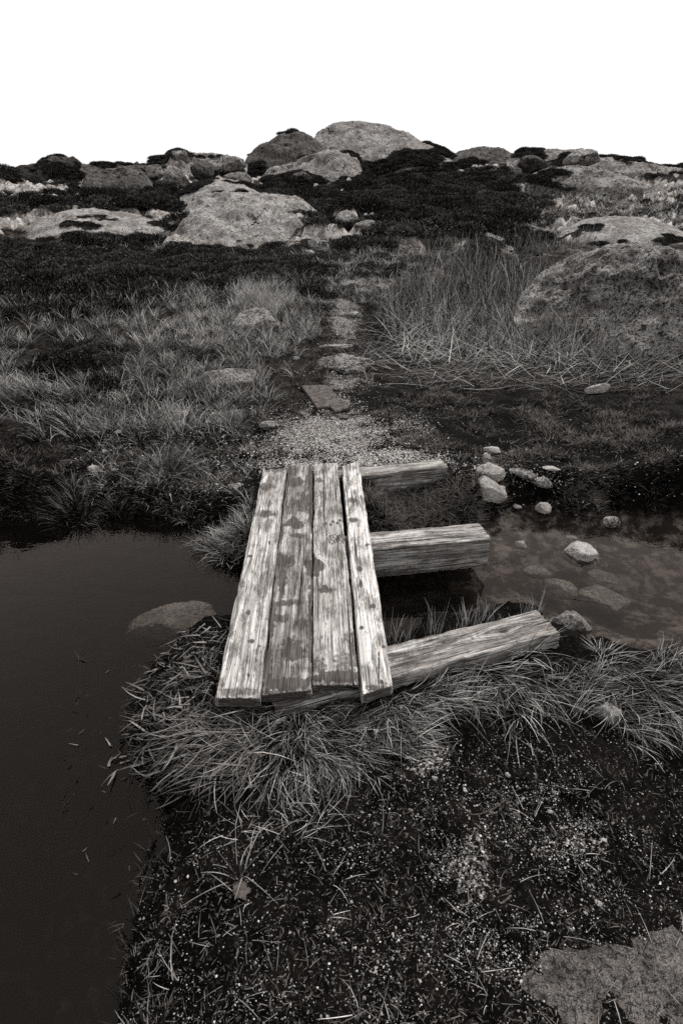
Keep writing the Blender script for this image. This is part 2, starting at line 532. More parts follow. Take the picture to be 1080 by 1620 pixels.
def mat_water():
    N = NT('peaty_water')
    N.t.nodes.remove(N.b)
    p = N.geo()
    rip = N.math('ADD', N.noise(N.mapping(p, (5, 9, 1)), 1, 3, .5), N.math('MULTIPLY', N.noise(N.mapping(p, (22, 34, 1)), 1, 2, .5), .25))
    bp = N.n('ShaderNodeBump'); N.l(rip, bp.inputs['Height']); bp.inputs['Strength'].default_value = .10; bp.inputs['Distance'].default_value = .02
    fr = N.n('ShaderNodeFresnel'); fr.inputs['IOR'].default_value = 1.25; N.l(bp.outputs[0], fr.inputs['Normal'])
    tr = N.n('ShaderNodeBsdfTransparent'); tr.inputs[0].default_value = (.95, .93, .91, 1)
    df = N.n('ShaderNodeBsdfDiffuse'); df.inputs[0].default_value = tc(.005)
    m0 = N.n('ShaderNodeMixShader'); m0.inputs[0].default_value = .25
    N.l(tr.outputs[0], m0.inputs[1]); N.l(df.outputs[0], m0.inputs[2])
    gl = N.n('ShaderNodeBsdfGlossy'); gl.inputs['Roughness'].default_value = .03; gl.inputs[0].default_value = (1.0, .86, .78, 1)
    N.l(bp.outputs[0], gl.inputs['Normal'])
    mx = N.n('ShaderNodeMixShader')
    N.l(fr.outputs[0], mx.inputs[0]); N.l(m0.outputs[0], mx.inputs[1]); N.l(gl.outputs[0], mx.inputs[2])
    N.l(mx.outputs[0], N.o.inputs['Surface'])
    ab = N.n('ShaderNodeVolumeAbsorption'); ab.inputs[0].default_value = (.52, .49, .46, 1); ab.inputs[1].default_value = 4.0
    N.l(ab.outputs[0], N.o.inputs['Volume'])
    return N.m

M = {
    'ground': mat_ground(), 'water': mat_water(),
    'plank': mat_wood('weathered_plank', tc(.50), tc(.24), tc(.09)),
    'plank_grey': mat_wood('silvered_plank', tc(.56), tc(.26), tc(.06)),
    'plank_wet': mat_wood('damp_plank', tc(.42), tc(.10), tc(.05)),
    'plank_pale': mat_wood('pale_plank', tc(.74), tc(.44), tc(.12)),
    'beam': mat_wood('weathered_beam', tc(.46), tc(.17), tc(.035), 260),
    'rock_pale': mat_rock('pale_granite', tc(.50), tc(.30), tc(.10), 12, .5, .35),
    'rock_wet': mat_rock('wet_granite', tc(.36), tc(.15), tc(.03), 9, .6, .7, .03),
    'rock_mid': mat_rock('lichen_granite', tc(.46), tc(.20), tc(.016), 5, .85, .95),
    'rock_foot': mat_rock('gritty_rock', tc(.20), tc(.07), tc(.006), 12, .85, .9),
    'rock_lichen': mat_rock('dark_lichen_granite', tc(.40), tc(.13), tc(.008), 3.6, .9, 1.0),
    'rock_slope': mat_rock('slab_granite', tc(.46), tc(.20), tc(.025), 1.7, .75, .65, .0),
    'rock_far': mat_rock('outcrop_granite', tc(.40), tc(.16), tc(.016), 1.0, .8, .9, .03),
    'rock_dark': mat_rock('mossy_outcrop', tc(.18), tc(.07), tc(.012), .7, .8, .9, .12),
    'grass': mat_tone('dry_grass', .0015, .50), 'litter': mat_tone('reed_litter', .0015, .32, .65),
    'reed': mat_tone('dead_reeds', .002, .60), 'moss': mat_tone('wet_moss', .0008, .15, .85, .04),
    'heather': mat_tone('heather_sprigs', .003, .38, .85, .03), 'gravel': mat_tone('quartz_grit', .012, .70, .6),
    'slate': mat_plain('slate', .06, .6, 28, .8), 'leaf': mat_plain('dead_leaf', .055, .4, 90, .8),
    'twig': mat_plain('twig_bark', .035, .4, 80, .8), 'nail': mat_plain('nail_steel', .25, .4, 200, .5, .6),
}

# ------------------------------------------------------------------ ground
GRIT = [(520, 690, 130, 50, .82), (600, 725, 120, 22, .9), (410, 715, 70, 40, .5), (640, 680, 70, 40, .5), (530, 630, 60, 30, .5), (470, 735, 90, 18, .7), (545, 575, 50, 14, .8), (550, 610, 50, 30, .35),
        (780, 735, 60, 16, .55), (850, 755, 40, 10, .5), (690, 725, 60, 14, .7), (545, 500, 32, 60, .85), (575, 455, 40, 30, .8), (548, 600, 60, 34, .6),
        (680, 1195, 90, 40, .8), (750, 1230, 90, 50, .45), (830, 1265, 110, 55, .75), (915, 1320, 110, 60, .8), (735, 1370, 60, 75, .85),
        (950, 1390, 70, 70, .4), (600, 1340, 70, 40, .3), (500, 1380, 160, 80, .08), (350, 775, 60, 12, .35), (290, 700, 60, 16, .35),
        (850, 1500, 200, 70, .5), (540, 1540, 300, 90, .12)]
def build_ground():
    V = np.stack([GX.ravel(), GY.ravel(), GZ.ravel()], 1)
    px, py, dep = proj(V)
    D = np.hypot(V[:, 0], V[:, 1])
    front = (V[:, 1] > .1) & (D < 14)
    grit = np.where(front, blob(px, py, GRIT) * np.where(py > 1000, .66, 1), .15)
    dry = np.clip(blob(px, py, [(290, 560, 220, 130, 1.0), (760, 585, 220, 30, .7), (560, 420, 160, 60, .7), (620, 390, 200, 40, .6), (900, 330, 160, 60, .8),
                                (420, 480, 90, 50, 1), (-200, 560, 250, 150, .9), (1250, 560, 250, 120, .7)]), 0, 1)
    wet = sstep(.012, -.03, GSD.ravel())
    clear = sstep(.62, 1.0, V[:, 0])
    far = sstep(10, 14, D)
    bare = bareness(px, py, V[:, 0], V[:, 1]) * (D > 11) * (D < 62)
    attrs = dict(bare=bare, grit=grit, dry=dry, wet=wet, far=far, clear=clear)
    o = mesh_obj('ground', V, grid_faces(len(AZ), len(RR)), M['ground'], attrs=attrs)
    return tag(o, kind='structure')
build_ground()

# ------------------------------------------------------------------ water
def build_water():
    x0, x1, y0, y1, zb = -15.5, 15.5, -6.5, 6.2, -1.2
    V = [(x0, y0, zb), (x1, y0, zb), (x1, y1, zb), (x0, y1, zb), (x0, y0, 0), (x1, y0, 0), (x1, y1, 0), (x0, y1, 0)]
    F = np.array([(0, 3, 2, 1), (4, 5, 6, 7), (0, 1, 5, 4), (1, 2, 6, 5), (2, 3, 7, 6), (3, 0, 4, 7)])
    tag(mesh_obj('water', V, F, M['water'], smooth=False), kind='structure')
build_water()

# ------------------------------------------------------------------ footbridge
def section(w, h, r, nt, ns, nb):
    """closed outline of a worn timber, counter-clockwise from the top left; z = 0 is the top; returns points, normals, run"""
    pts, nor = [], []
    def corner(cx, cz, a0):
        for k in range(4):
            a = a0 - (k + .5) / 4 * math.pi / 2
            pts.append((cx + r * math.cos(a), cz + r * math.sin(a))); nor.append((math.cos(a), math.sin(a)))
    for k in range(nt):
        pts.append((-w / 2 + r + (w - 2 * r) * k / (nt - 1), 0)); nor.append((0, 1))
    corner(w / 2 - r, -r, math.pi / 2)
    for k in range(ns):
        pts.append((w / 2, -r - (h - 2 * r) * k / (ns - 1))); nor.append((1, 0))
    corner(w / 2 - r, -h + r, 0)
    for k in range(nb):
        pts.append((w / 2 - r - (w - 2 * r) * k / (nb - 1), -h)); nor.append((0, -1))
    corner(-w / 2 + r, -h + r, -math.pi / 2)
    for k in range(ns):
        pts.append((-w / 2, -h + r + (h - 2 * r) * k / (ns - 1))); nor.append((-1, 0))
    corner(-w / 2 + r, -r, math.pi)
    return np.array(pts), np.array(nor)

def timber(name, A, B, wA, wB, h, mat, parent, seed, stains=(), edge=0.006, rough=.0015, knots=(), ends=.006, nu=300, nt=46, ns=12, skewA=0, skewB=0, wearend=0.0, sag=0):
    """A, B: middle of the top face at its two ends"""
    A = np.array(A, float); B = np.array(B, float)
    ax = B - A; L = np.linalg.norm(ax); ax /= L
    rt = np.cross(ax, (0, 0, 1)); rt /= np.linalg.norm(rt); up = np.cross(rt, ax)
    P, Nn = section(1.0, 1.0, 0.0, nt, ns, 6)
    w0 = (wA + wB) / 2
    P, Nn = section(w0, h, edge, nt, ns, 6)
    m = len(P)
    run = np.concatenate([[0], np.cumsum(np.hypot(*np.diff(P, axis=0).T))])
    u = np.linspace(0, 1, nu)
    U, S = np.meshgrid(u * L, run, indexing='ij')
    PX = np.broadcast_to(P[:, 0], U.shape); PZ = np.broadcast_to(P[:, 1], U.shape)
    sc = (wA + (wB - wA) * u)[:, None] / w0
    # grain bends round the knots
    warp = np.zeros_like(U); kn = np.zeros_like(U)
    for ku, kv, kr in knots:
        du, dv = (U - ku) / (kr * 2.2), (S - kv) / kr
        g = np.exp(-(du ** 2 + dv ** 2))
        warp += np.sign(S - kv + 1e-9) * g * kr * .75
        kn = np.maximum(kn, np.exp(-((U - ku) / (kr * .55)) ** 2 - ((S - kv) / (kr * .42)) ** 2))
    Sg = S - warp
    grain = fbm2(U * 3 + seed, Sg * 95 + seed * 3, seed, 4, gain=.6)
    big = fbm2(U * 2.5, Sg * 14, seed + 5, 3)
    disp = rough * grain + rough * 1.3 * big - kn * rough * 3
    crn = (np.abs(Nn[:, 0]) > .05) & (np.abs(Nn[:, 1]) > .05)
    ed = np.exp(-np.minimum(np.abs(np.abs(PX) - w0 / 2), .03) / .01) * (PZ > -.03)
    disp = disp - ed * np.maximum(0, fbm2(U * 7, S * 6 + seed, seed + 9, 4)) * edge * 1.0
    wx = PX * sc + 0.0015 * fbm2(U * 1.3, U * 0 + seed, seed + 2, 3)
    X = wx + Nn[:, 0] * disp
    Z = PZ + Nn[:, 1] * disp - sag * np.sin(np.pi * U / L)
    # ends: ragged, worn round, cut askew
    t0 = np.clip(1 - U / .03, 0, 1); t1 = np.clip(1 - (L - U) / .03, 0, 1)
    Z = Z - wearend * (t0 ** 2 + .4 * t1 ** 2) * (PZ > -.5 * h) 
    endn = ends * fbm2(PX * 40, PZ * 30, seed + 12, 3)
    Ux = U + endn * (np.clip(1 - U / .05, 0, 1) + np.clip(1 - (L - U) / .05, 0, 1)) + skewA * PX * np.clip(1 - U / (.5 * L), 0, 1) + skewB * PX * np.clip(1 - (L - U) / (.5 * L), 0, 1)
    V = A + Ux[..., None] * ax + X[..., None] * rt + Z[..., None] * up
    nv = nu * m
    i, j = np.meshgrid(np.arange(nu - 1), np.arange(m), indexing='ij')
    a = (i * m + j).ravel(); b = (i * m + (j + 1) % m).ravel()
    F = np.stack([a, b, b + m, a + m], 1)
    # end caps as rings shrinking to the middle
    V = V.reshape(-1, 3)
    wc = np.stack([U, Sg, np.full_like(U, seed * 1.37)], -1).reshape(-1, 3)
    stn = np.zeros_like(U).ravel()
    qx, qy, _ = proj(V)
    topm = (PZ > -edge * 1.2).ravel()
    nz = fbm2(qx / 9.0, qy / 9.0, seed + 20, 3)
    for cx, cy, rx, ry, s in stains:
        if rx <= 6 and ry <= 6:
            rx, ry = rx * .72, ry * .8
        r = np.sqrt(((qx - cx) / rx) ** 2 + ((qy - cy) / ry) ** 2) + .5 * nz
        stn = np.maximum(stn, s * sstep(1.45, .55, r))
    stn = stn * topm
    stn = np.maximum(stn, kn.ravel() * .9)
    gr = (grain * .35 + .5).ravel()
    caps = []
    for base in (0, (nu - 1) * m):
        ring = V[base:base + m]; c = ring.mean(0)
        prev = np.arange(base, base + m)
        for f in (.7, .35):
            nw = c + (ring - c) * f
            st = len(V); V = np.concatenate([V, nw])
            wc = np.concatenate([wc, np.stack([np.full(m, .3), nw[:, 2] * .5 + nw[:, 0] * .1, np.full(m, seed * 2.1)], 1)])
            stn = np.concatenate([stn, np.full(m, .9)]); gr = np.concatenate([gr, np.full(m, .4)])
            cur = np.arange(st, st + m)
            q = np.stack([prev, np.roll(prev, -1), np.roll(cur, -1), cur], 1)
            caps.append(q if base else q[:, ::-1]); prev = cur
        st = len(V); V = np.concatenate([V, c[None]])
        wc = np.concatenate([wc, [[.3, c[2] * .5, seed]]]); stn = np.append(stn, .55); gr = np.append(gr, .4)
        q = np.stack([prev, np.roll(prev, -1), np.full(m, st)], 1)
        caps.append(q if base else q[:, ::-1])
    quads = np.concatenate([F[:, ::-1]] + [c[:, ::-1] for c in caps if c.shape[1] == 4])
    tris = np.concatenate([c[:, ::-1] for c in caps if c.shape[1] == 3])
    return mesh_obj(name, V, [quads, tris], mat, parent, dict(wc=wc, stain=stn, grain=gr), origin=tuple((A + B) / 2 - np.array([0, 0, h])))

ZD = 0.30
def mid(pa, pb, z):
    a = onz(pa[0], pa[1], z); b = onz(pb[0], pb[1], z)
    return (a + b) / 2, a, b

def nail(p, parent, r=.005, up=True, axis=None):
    n = 8; a = np.linspace(0, 2 * np.pi, n, endpoint=False)
    ring = np.stack([np.cos(a) * r, np.sin(a) * r, np.zeros(n)], 1)
    V = np.concatenate([ring + [0, 0, -.003], ring + [0, 0, .0008], ring * .6 + [0, 0, .002], [[0, 0, .002]]])
    if not up:
        V = V[:, [0, 2, 1]] * np.array([1, -1, 1])
    F = []
    for k in range(2):
        F.append(np.stack([np.arange(n) + k * n, np.roll(np.arange(n), -1) + k * n, np.roll(np.arange(n), -1) + (k + 1) * n, np.arange(n) + (k + 1) * n], 1))
    T = np.stack([np.arange(n) + 2 * n, np.roll(np.arange(n), -1) + 2 * n, np.full(n, 3 * n)], 1)
    o = mesh_obj('nail', V, [np.concatenate(F), T], M['nail'], None)
    o.parent = parent
    o.location = Vector(p) - parent_world(parent)
    return o

def parent_world(o):
    v = Vector(o.location)
    while o.parent:
        o = o.parent; v = v + Vector(o.location)
    return v

def build_bridge():
    root = empty('footbridge', (-.12, 2.2, 0))
    tag(root, 'weathered timber footbridge with four planks left on three protruding cross beams', 'footbridge')
    # near-left, near-right, far-left, far-right corners of each plank in the photograph
    planks = [
        dict(c=((339, 1103), (411.5, 1103), (416.5, 743), (453, 741)), rough=.0022, wear=.004,
             st=[(420, 770, 13, 6, .6), (420, 813, 16, 6, .65), (397, 880, 5, 3, .9), (426, 859, 2.5, 4, .9), (393, 968, 5, 5, 1), (397, 1014, 6, 4, 1), (411, 1022, 4, 3, .7), (393, 1068, 3, 4, 1), (365, 1000, 6, 10, .5), (375, 1095, 38, 7, .55), (383, 925, 5, 9, .5), (436, 743, 20, 5, .6), (350, 1085, 5, 14, .5)]),
        dict(c=((413, 1097), (493, 1088), (456, 736), (494, 733)), rough=.0013, wear=.010,
             st=[(467, 828, 15, 9, 1), (494, 898, 12, 15, 1), (462, 1028, 18, 19, 1), (478, 987, 9, 11, .9), (447, 887, 20, 12, .8), (467, 762, 15, 7, .8), (480, 795, 13, 16, .75), (440, 842, 9, 22, .8),
                 (428, 970, 8, 40, .75), (420, 1040, 10, 50, .9), (455, 954, 26, 5, .8), (440, 978, 22, 7, .7), (490, 1000, 4, 90, .7), (452, 1082, 45, 10, 1), (461, 745, 9, 14, .6), (446, 915, 7, 30, .7), (491, 780, 5, 60, .8), (470, 848, 14, 4, .7), (470, 1060, 10, 12, .5), (452, 790, 5, 40, .5)]),
        dict(c=((494.5, 1079), (567.5, 1079), (496.5, 732), (533.5, 731)), rough=.0013, wear=.014,
             st=[(500, 898, 12, 13, 1), (515, 933, 13, 5, .9), (512, 928, 5, 4, 1), (533, 1070, 45, 10, 1), (505, 1055, 12, 18, .6), (560, 1030, 10, 40, .65), (545, 1048, 20, 22, .5), (504, 760, 8, 5, .6), (500, 775, 5, 30, .4), (512, 790, 1.6, 60, .7)]
                + [(516 + 5.4 * k + 1.3 * (k % 2), 828 - 1.2 * k + 3 * (k % 2), 3.2, 2.6, 1) for k in range(6)]
                + [(517 + 4.2 * (k % 7) + 1.5 * (k // 7), 846 + 4 * (k // 7) + 1.1 * ((k * 5) % 3), 2.1, 1.7, 1) for k in range(27)]),
        dict(c=((572, 1099), (621.5, 1083), (541, 738), (567, 729)), rough=.0018, wear=.002,
             st=[(568, 900, 6, 5, .9), (589, 959, 6, 4, 1), (606, 1023, 4, 3.5, 1), (572, 993, 4, 3, .9), (558, 823, 8, 4, .7), (557, 790, 7, 5, .6), (603, 1078, 5, 5, 1), (570, 925, 3, 8, .8), (599, 1060, 1.6, 30, .9), (580, 862, 5, 3, .6), (592, 1088, 14, 5, .7), (552, 762, 4, 10, .5)]),
    ]
    pls = []
    for k, d in enumerate(planks):
        zt = ZD + (0.0, -.002, -.003, .004)[k]
        A, a0, a1 = mid(d['c'][0], d['c'][1], zt); B, b0, b1 = mid(d['c'][2], d['c'][3], zt)
        ax = (B - A) / np.linalg.norm(B - A); rt = np.cross(ax, (0, 0, 1))
        wA, wB = abs((a1 - a0) @ rt), abs((b1 - b0) @ rt)
        skA = ((a1 - a0) @ ax) / wA; skB = ((b1 - b0) @ ax) / wB
        print('plank', k, 'w', wA, wB, 'L', np.linalg.norm(B - A), 'skew', skA, skB)
        pls.append(timber('plank', A, B, wA, wB, .046, M[('plank_grey', 'plank_wet', 'plank', 'plank_pale')[k]], root, 3 + k * 7, d['st'], .006 if k != 1 else .008, d['rough'], ends=.004, skewA=skA, skewB=skB, wearend=d['wear'], nu=420, nt=52))
    # cross beams: right end back/front corner, back/front edge where the plank covers it, how far it runs on to the left
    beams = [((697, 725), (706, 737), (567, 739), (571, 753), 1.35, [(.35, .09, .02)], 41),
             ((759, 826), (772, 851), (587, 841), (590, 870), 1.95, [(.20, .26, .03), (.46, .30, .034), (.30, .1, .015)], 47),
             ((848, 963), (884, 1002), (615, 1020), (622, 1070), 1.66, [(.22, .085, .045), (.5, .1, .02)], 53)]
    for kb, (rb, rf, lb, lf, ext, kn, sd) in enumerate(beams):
        zt = ZD - .052
        R, r0, r1 = mid(rb, rf, zt); Lm, l0, l1 = mid(lb, lf, zt)
        ax = (Lm - R) / np.linalg.norm(Lm - R); rt = np.cross(ax, (0, 0, 1))
        w = abs((r1 - r0) @ rt) * .5 + abs((l1 - l0) @ rt) * .5
        E = R + (Lm - R) * ext
        print('beam', kb, 'w', w, 'len', np.linalg.norm(E - R), R, E)
        timber('beam', R, E, w, w, .18, M['beam'], root, sd, [(470, 1112, 130, 18, 1.0), (700, 1012, 60, 14, .35), (640, 1045, 25, 18, .4), (600, 862, 20, 6, .5), (660, 853, 25, 4, .4), (770, 1000, 30, 6, .4), (590, 748, 20, 3, .4)], .012, .0032, kn, ends=.008, nu=260, nt=44, ns=34)  # first patch darkens the near beam's top below the plank ends
    # nail heads seen at the plank ends
    for pi, pts in ((1, [(428, 1092), (437, 1091)]), (0, [(352, 1090), (404, 1090)]), (3, [(582, 1089), (611, 1080), (549, 748), (563, 745)]), (2, [(507, 1068), (556, 1068)])):
        for q in pts:
            nail(tuple(onz(q[0], q[1], ZD + (0, -.006, -.006, .004)[pi])), pls[pi])
build_bridge()

# ------------------------------------------------------------------ rocks
def ico(sub):
    import bmesh
    bm = bmesh.new(); bmesh.ops.create_icosphere(bm, subdivisions=sub, radius=1)
    bm.verts.ensure_lookup_table()
    V = np.array([v.co for v in bm.verts]); F = np.array([[v.index for v in f.verts] for f in bm.faces])
    bm.free()
    return V, F
_ICO = {k: ico(k) for k in (2, 3, 4, 5)}

def rock(name, label, px, py, w, h, mat, seed, kd=.8, zc=None, D=None, sub=4, rough=.24, cuts=3, cat='rock', group=None, rot=None, tilt=0, sink=.25, boxy=.0, flat=9.0, down=0.0):
    """px, py, w, h: where the rock shows in the photograph; distance from the ground under its lower half"""
    if D is None:
        if zc is not None:
            c = onz(px, py, zc)
        else:
            c, _ = hits([px], [py + h * sink]); c = c[0]
        dd = np.linalg.norm(c - np.array([0, 0, CAMZ]))
        if zc is None:
            r_ = ray(px, py); r_ = r_ / np.linalg.norm(r_)
            c = np.array([0, 0, CAMZ]) + r_ * dd
    else:
        c = atD(px, py, D)
    _, _, dep = proj(c)
    a = w / 2 * dep / FPX; hm = h / 2 * dep / FPX
    dl = math.atan2(CAMZ - c[2], math.hypot(c[0], c[1]))
    b = a * kd
    cc = math.sqrt(max(hm * hm - (b * math.sin(dl)) ** 2, (.35 * hm) ** 2)) / max(.3, math.cos(dl))
    cc = min(cc, flat * a)
    c = c - np.array([0, 0, down * cc])
    V, F = _ICO[sub]
    r = np.random.default_rng(seed)
    p = V.copy()
    if boxy:
        p = np.sign(p) * np.abs(p) ** (1 - boxy); 
    disp = 1 + rough * fbm3(V * 1.0 + seed * 3.3, seed, 3) + rough * .5 * (.5 - np.abs(fbm3(V * 2.1 + seed, seed + 4, 4)))
    p = p * disp[:, None]
    for k in range(cuts + 2):
        nn = r.normal(size=3); nn[2] = abs(nn[2]) * .8; nn /= np.linalg.norm(nn)
        off = r.uniform(.58, .82)
        ex = p @ nn - off
        p = p - np.where(ex > 0, ex * .9, 0)[:, None] * nn
    p = p * (1 + rough * .22 * fbm3(V * 6 + seed, seed + 14, 4, .6))[:, None]
    p /= np.abs(p).max(0)
    p = p * np.array([a, b, cc]) * 1.04
    t = tilt; p = np.stack([p[:, 0] * math.cos(t) - p[:, 2] * math.sin(t), p[:, 1], p[:, 0] * math.sin(t) + p[:, 2] * math.cos(t)], 1)
    az = rot if rot is not None else math.atan2(c[0], c[1]) * -1
    p = np.stack([p[:, 0] * math.cos(az) - p[:, 1] * math.sin(az), p[:, 0] * math.sin(az) + p[:, 1] * math.cos(az), p[:, 2]], 1)
    p = p + 0.02 * a * fbm3(p / a * 9 + 7, seed + 8, 2)[:, None] * (p / (np.linalg.norm(p, axis=1)[:, None] + 1e-9))
    o = mesh_obj(name, p + c, F, mat, origin=tuple(c - np.array([0, 0, cc])))
    return tag(o, label, cat, group)

def outcrop(name, label, top, base, D, depth, mat, seed, rough=.10, cat='rock outcrop', group=None, n=130, m=46, back=.7, pw=.62, fine=.05, veg=.55):
    """a rock mass whose crest and foot are seen along two lines: crest set back by depth (m) behind the foot at range D"""
    tx, ty = np.array(top, float).T; bx, by = np.array(base, float).T
    xs = np.linspace(tx[0], tx[-1], n)
    yt = np.interp(xs, tx, ty); yb = np.interp(xs, bx, by)
    k = np.ones(5) / 5
    yt = np.convolve(np.pad(yt, 2, 'edge'), k, 'valid')
    yb = np.maximum(yb, yt + .5)
    side = np.sqrt(np.clip(1 - ((xs - xs.mean()) / (np.ptp(xs) / 2)) ** 2, 0, 1))
    Db = D - depth * .25 * side
    Dt = Db + depth * (.35 + .65 * side)
    B = atD(xs, yb, Db); T = atD(xs, yt, Dt)
    B[:, 2] -= .10 * depth * .3
    rows = [np.concatenate([B[:, :2] * .995, B[:, 2:] - .6 - .2 * depth], 1)]
    mf = int(m * .68)
    for j in range(mf - 1):
        t = j / (mf - 2)
        hz = math.sin(t * math.pi / 2) ** pw if t > 0 else 0
        xy = B[:, :2] + (T[:, :2] - B[:, :2]) * t
        z = B[:, 2] + (T[:, 2] - B[:, 2]) * hz
        rows.append(np.concatenate([xy, z[:, None]], 1))
    dirs = T[:, :2] / np.linalg.norm(T[:, :2], axis=1)[:, None]
    for j in range(1, m - mf + 1):
        t = j / (m - mf)
        xy = T[:, :2] + dirs * depth * back * t
        z = T[:, 2] - (T[:, 2] - B[:, 2] + depth * .5) * (1 - math.cos(t * math.pi / 2))
        rows.append(np.concatenate([xy, z[:, None]], 1))
    G = np.array(rows)                       # (m, n, 3)
    sz = max(T[:, 2].max() - B[:, 2].min(), .3)
    ridge = (1 - np.abs(fbm3(G / sz * 1.1 + seed, seed, 3)) * 1.6)
    bulge = fbm3(G / sz * .8 + seed * 2, seed + 3, 4)
    tt = np.minimum(1, np.arange(m) / mf)[:, None]
    amp = rough * sz * np.minimum(1, side + .15)[None] * np.sin(np.clip(tt, 0, 1) * np.pi * .93 + .1)
    r2 = 1 - np.abs(fbm3(G / sz * np.array([2.2, 2.2, 4.5]) + seed * 5, seed + 9, 4, .6)) * 2
    G[..., 2] += amp * (.5 * bulge + .5 * (ridge - .6) + .16 * (r2 - .5)) + fine * .45 * sz * fbm3(G / sz * 9, seed + 6, 4, .65) * np.minimum(1, side + .1)[None]
    G[..., 1] -= amp * (1.3 * bulge + .3 * r2)
    o = mesh_obj(name, G.reshape(-1, 3), grid_faces(m, n)[:, ::-1], mat, origin=tuple(B[n // 2]))
    if veg:
        hol = fbm3(G / sz * np.array([.7, .7, 1.3]) + seed * 7, seed + 30, 3)
        hol = hol + .55 * np.exp(-tt / .10) - .1
        sel = (hol > .30) & (np.arange(m)[:, None] < mf + 1) & (rng.uniform(0, 1, hol.shape) < veg)
        OUTVEG.append((G[sel], D))
    return tag(o, label, cat, group)
OUTVEG = []

# --- the hill, far to near
outcrop('rock_dome', 'rounded granite summit dome crowning the hill', [(478, 250), (492, 228), (505, 212), (530, 201), (570, 197), (600, 202), (640, 214), (680, 232), (715, 246), (735, 255)],
        [(478, 268), (560, 292), (650, 262), (735, 258)], 50, 13, M['rock_far'], 11, .11, n=220, m=80, fine=.018)
outcrop('rock_dome', 'dark low rock hump left of the summit dome', [(385, 262), (395, 246), (415, 230), (440, 217), (465, 211), (490, 215), (508, 228)],
        [(385, 268), (430, 270), (508, 268)], 49, 6, M['rock_dark'], 12, .15)
outcrop('rock_outcrop', 'pale sloping granite apron below the summit dome', [(405, 290), (425, 268), (470, 255), (520, 238), (560, 248), (575, 268), (590, 282)],
        [(405, 296), (470, 300), (590, 288)], 43, 8, M['rock_far'], 13, .15)
outcrop('rock_ridge', 'broken granite ridge on the left skyline', [(228, 268), (245, 255), (268, 252), (272, 240), (290, 238), (305, 245), (345, 247), (380, 250), (392, 262)],
        [(228, 285), (300, 296), (392, 290)], 42, 8, M['rock_far'], 14, .20)
outcrop('rock_outcrop', 'long tilted rock face under the left skyline', [(128, 296), (138, 276), (165, 268), (205, 264), (225, 270), (242, 290)],
        [(128, 302), (180, 304), (242, 296)], 34, 3, M['rock_dark'], 15, .15)
outcrop('rock_ridge', 'low rock line on the far left skyline', [(60, 262), (85, 250), (112, 250), (130, 260), (190, 262), (235, 262)],
        [(60, 275), (150, 280), (235, 275)], 44, 4, M['rock_dark'], 16, .15)
outcrop('rock_ridge', 'dark heathery rock knoll right of the summit dome', [(700, 260), (722, 242), (755, 234), (790, 236), (815, 246), (840, 256)],
        [(700, 268), (780, 280), (840, 270)], 50, 5, M['rock_dark'], 17, .12)
outcrop('rock_ridge', 'stepped pale ledge on the right skyline', [(800, 256), (815, 240), (850, 237), (890, 240), (915, 238), (945, 248), (985, 250), (1040, 262), (1100, 272)],
        [(800, 275), (900, 290), (1000, 295), (1100, 285)], 44, 5, M['rock_far'], 18, .16)
outcrop('rock_outcrop', 'flat grey slab below the right skyline ledge', [(835, 278), (860, 268), (905, 262), (950, 268), (990, 280), (1020, 290)],
        [(835, 284), (920, 300), (1020, 296)], 36, 3, M['rock_far'], 19, .12)
outcrop('rock_outcrop', 'broad pale granite slab across the middle of the hillside', [(262, 384), (280, 350), (300, 322), (325, 308), (370, 305), (430, 308), (475, 316), (503, 335), (520, 360), (527, 380)],
        [(262, 388), (340, 388), (430, 386), (527, 384)], 17.5, 6.5, M['rock_slope'], 20, .15, n=200, m=70, pw=.9, fine=.05, veg=0)
outcrop('rock_outcrop', 'long low granite ledge on the left below the heath', [(20, 380), (60, 345), (110, 332), (150, 331), (200, 336), (250, 345), (285, 360)],
        [(20, 390), (110, 372), (200, 366), (285, 368)], 20, 5, M['rock_slope'], 21, .10)
outcrop('rock_outcrop', 'thin rock shelf above the broad pale slab', [(285, 312), (310, 292), (345, 284), (380, 286), (405, 300), (420, 312)],
        [(285, 318), (350, 318), (420, 318)], 25, 5, M['rock_slope'], 22, .14)
outcrop('rock_outcrop', 'pale ledge in the turf at the right of the hillside', [(865, 384), (890, 362), (925, 346), (970, 342), (1030, 346), (1090, 370)],
        [(865, 388), (970, 384), (1090, 382)], 19.5, 5, M['rock_slope'], 23, .10)
outcrop('rock_outcrop', 'pale flat ledge beyond the head of the path', [(598, 386), (620, 374), (650, 371), (690, 374), (715, 380), (735, 392)],
        [(598, 392), (660, 398), (735, 396)], 16.5, 1.2, M['rock_slope'], 24, .12, fine=.03)
outcrop('rock_outcrop', 'low rounded ledge right of the path head', [(725, 388), (745, 372), (770, 367), (795, 376), (812, 392)],
        [(725, 393), (770, 395), (812, 395)], 17, 1.0, M['rock_slope'], 25, .12)
outcrop('boulder', 'massive lichen covered boulder beside the reeds at right', [(812, 490), (826, 462), (848, 438), (880, 415), (920, 400), (965, 390), (1020, 386), (1080, 400), (1130, 440), (1160, 500)],
        [(812, 500), (850, 548), (905, 562), (970, 566), (1060, 560), (1160, 530)], 8.2, 1.7, M['rock_lichen'], 26, .20, cat='boulder', n=220, m=90, pw=.75, fine=.06, veg=0)

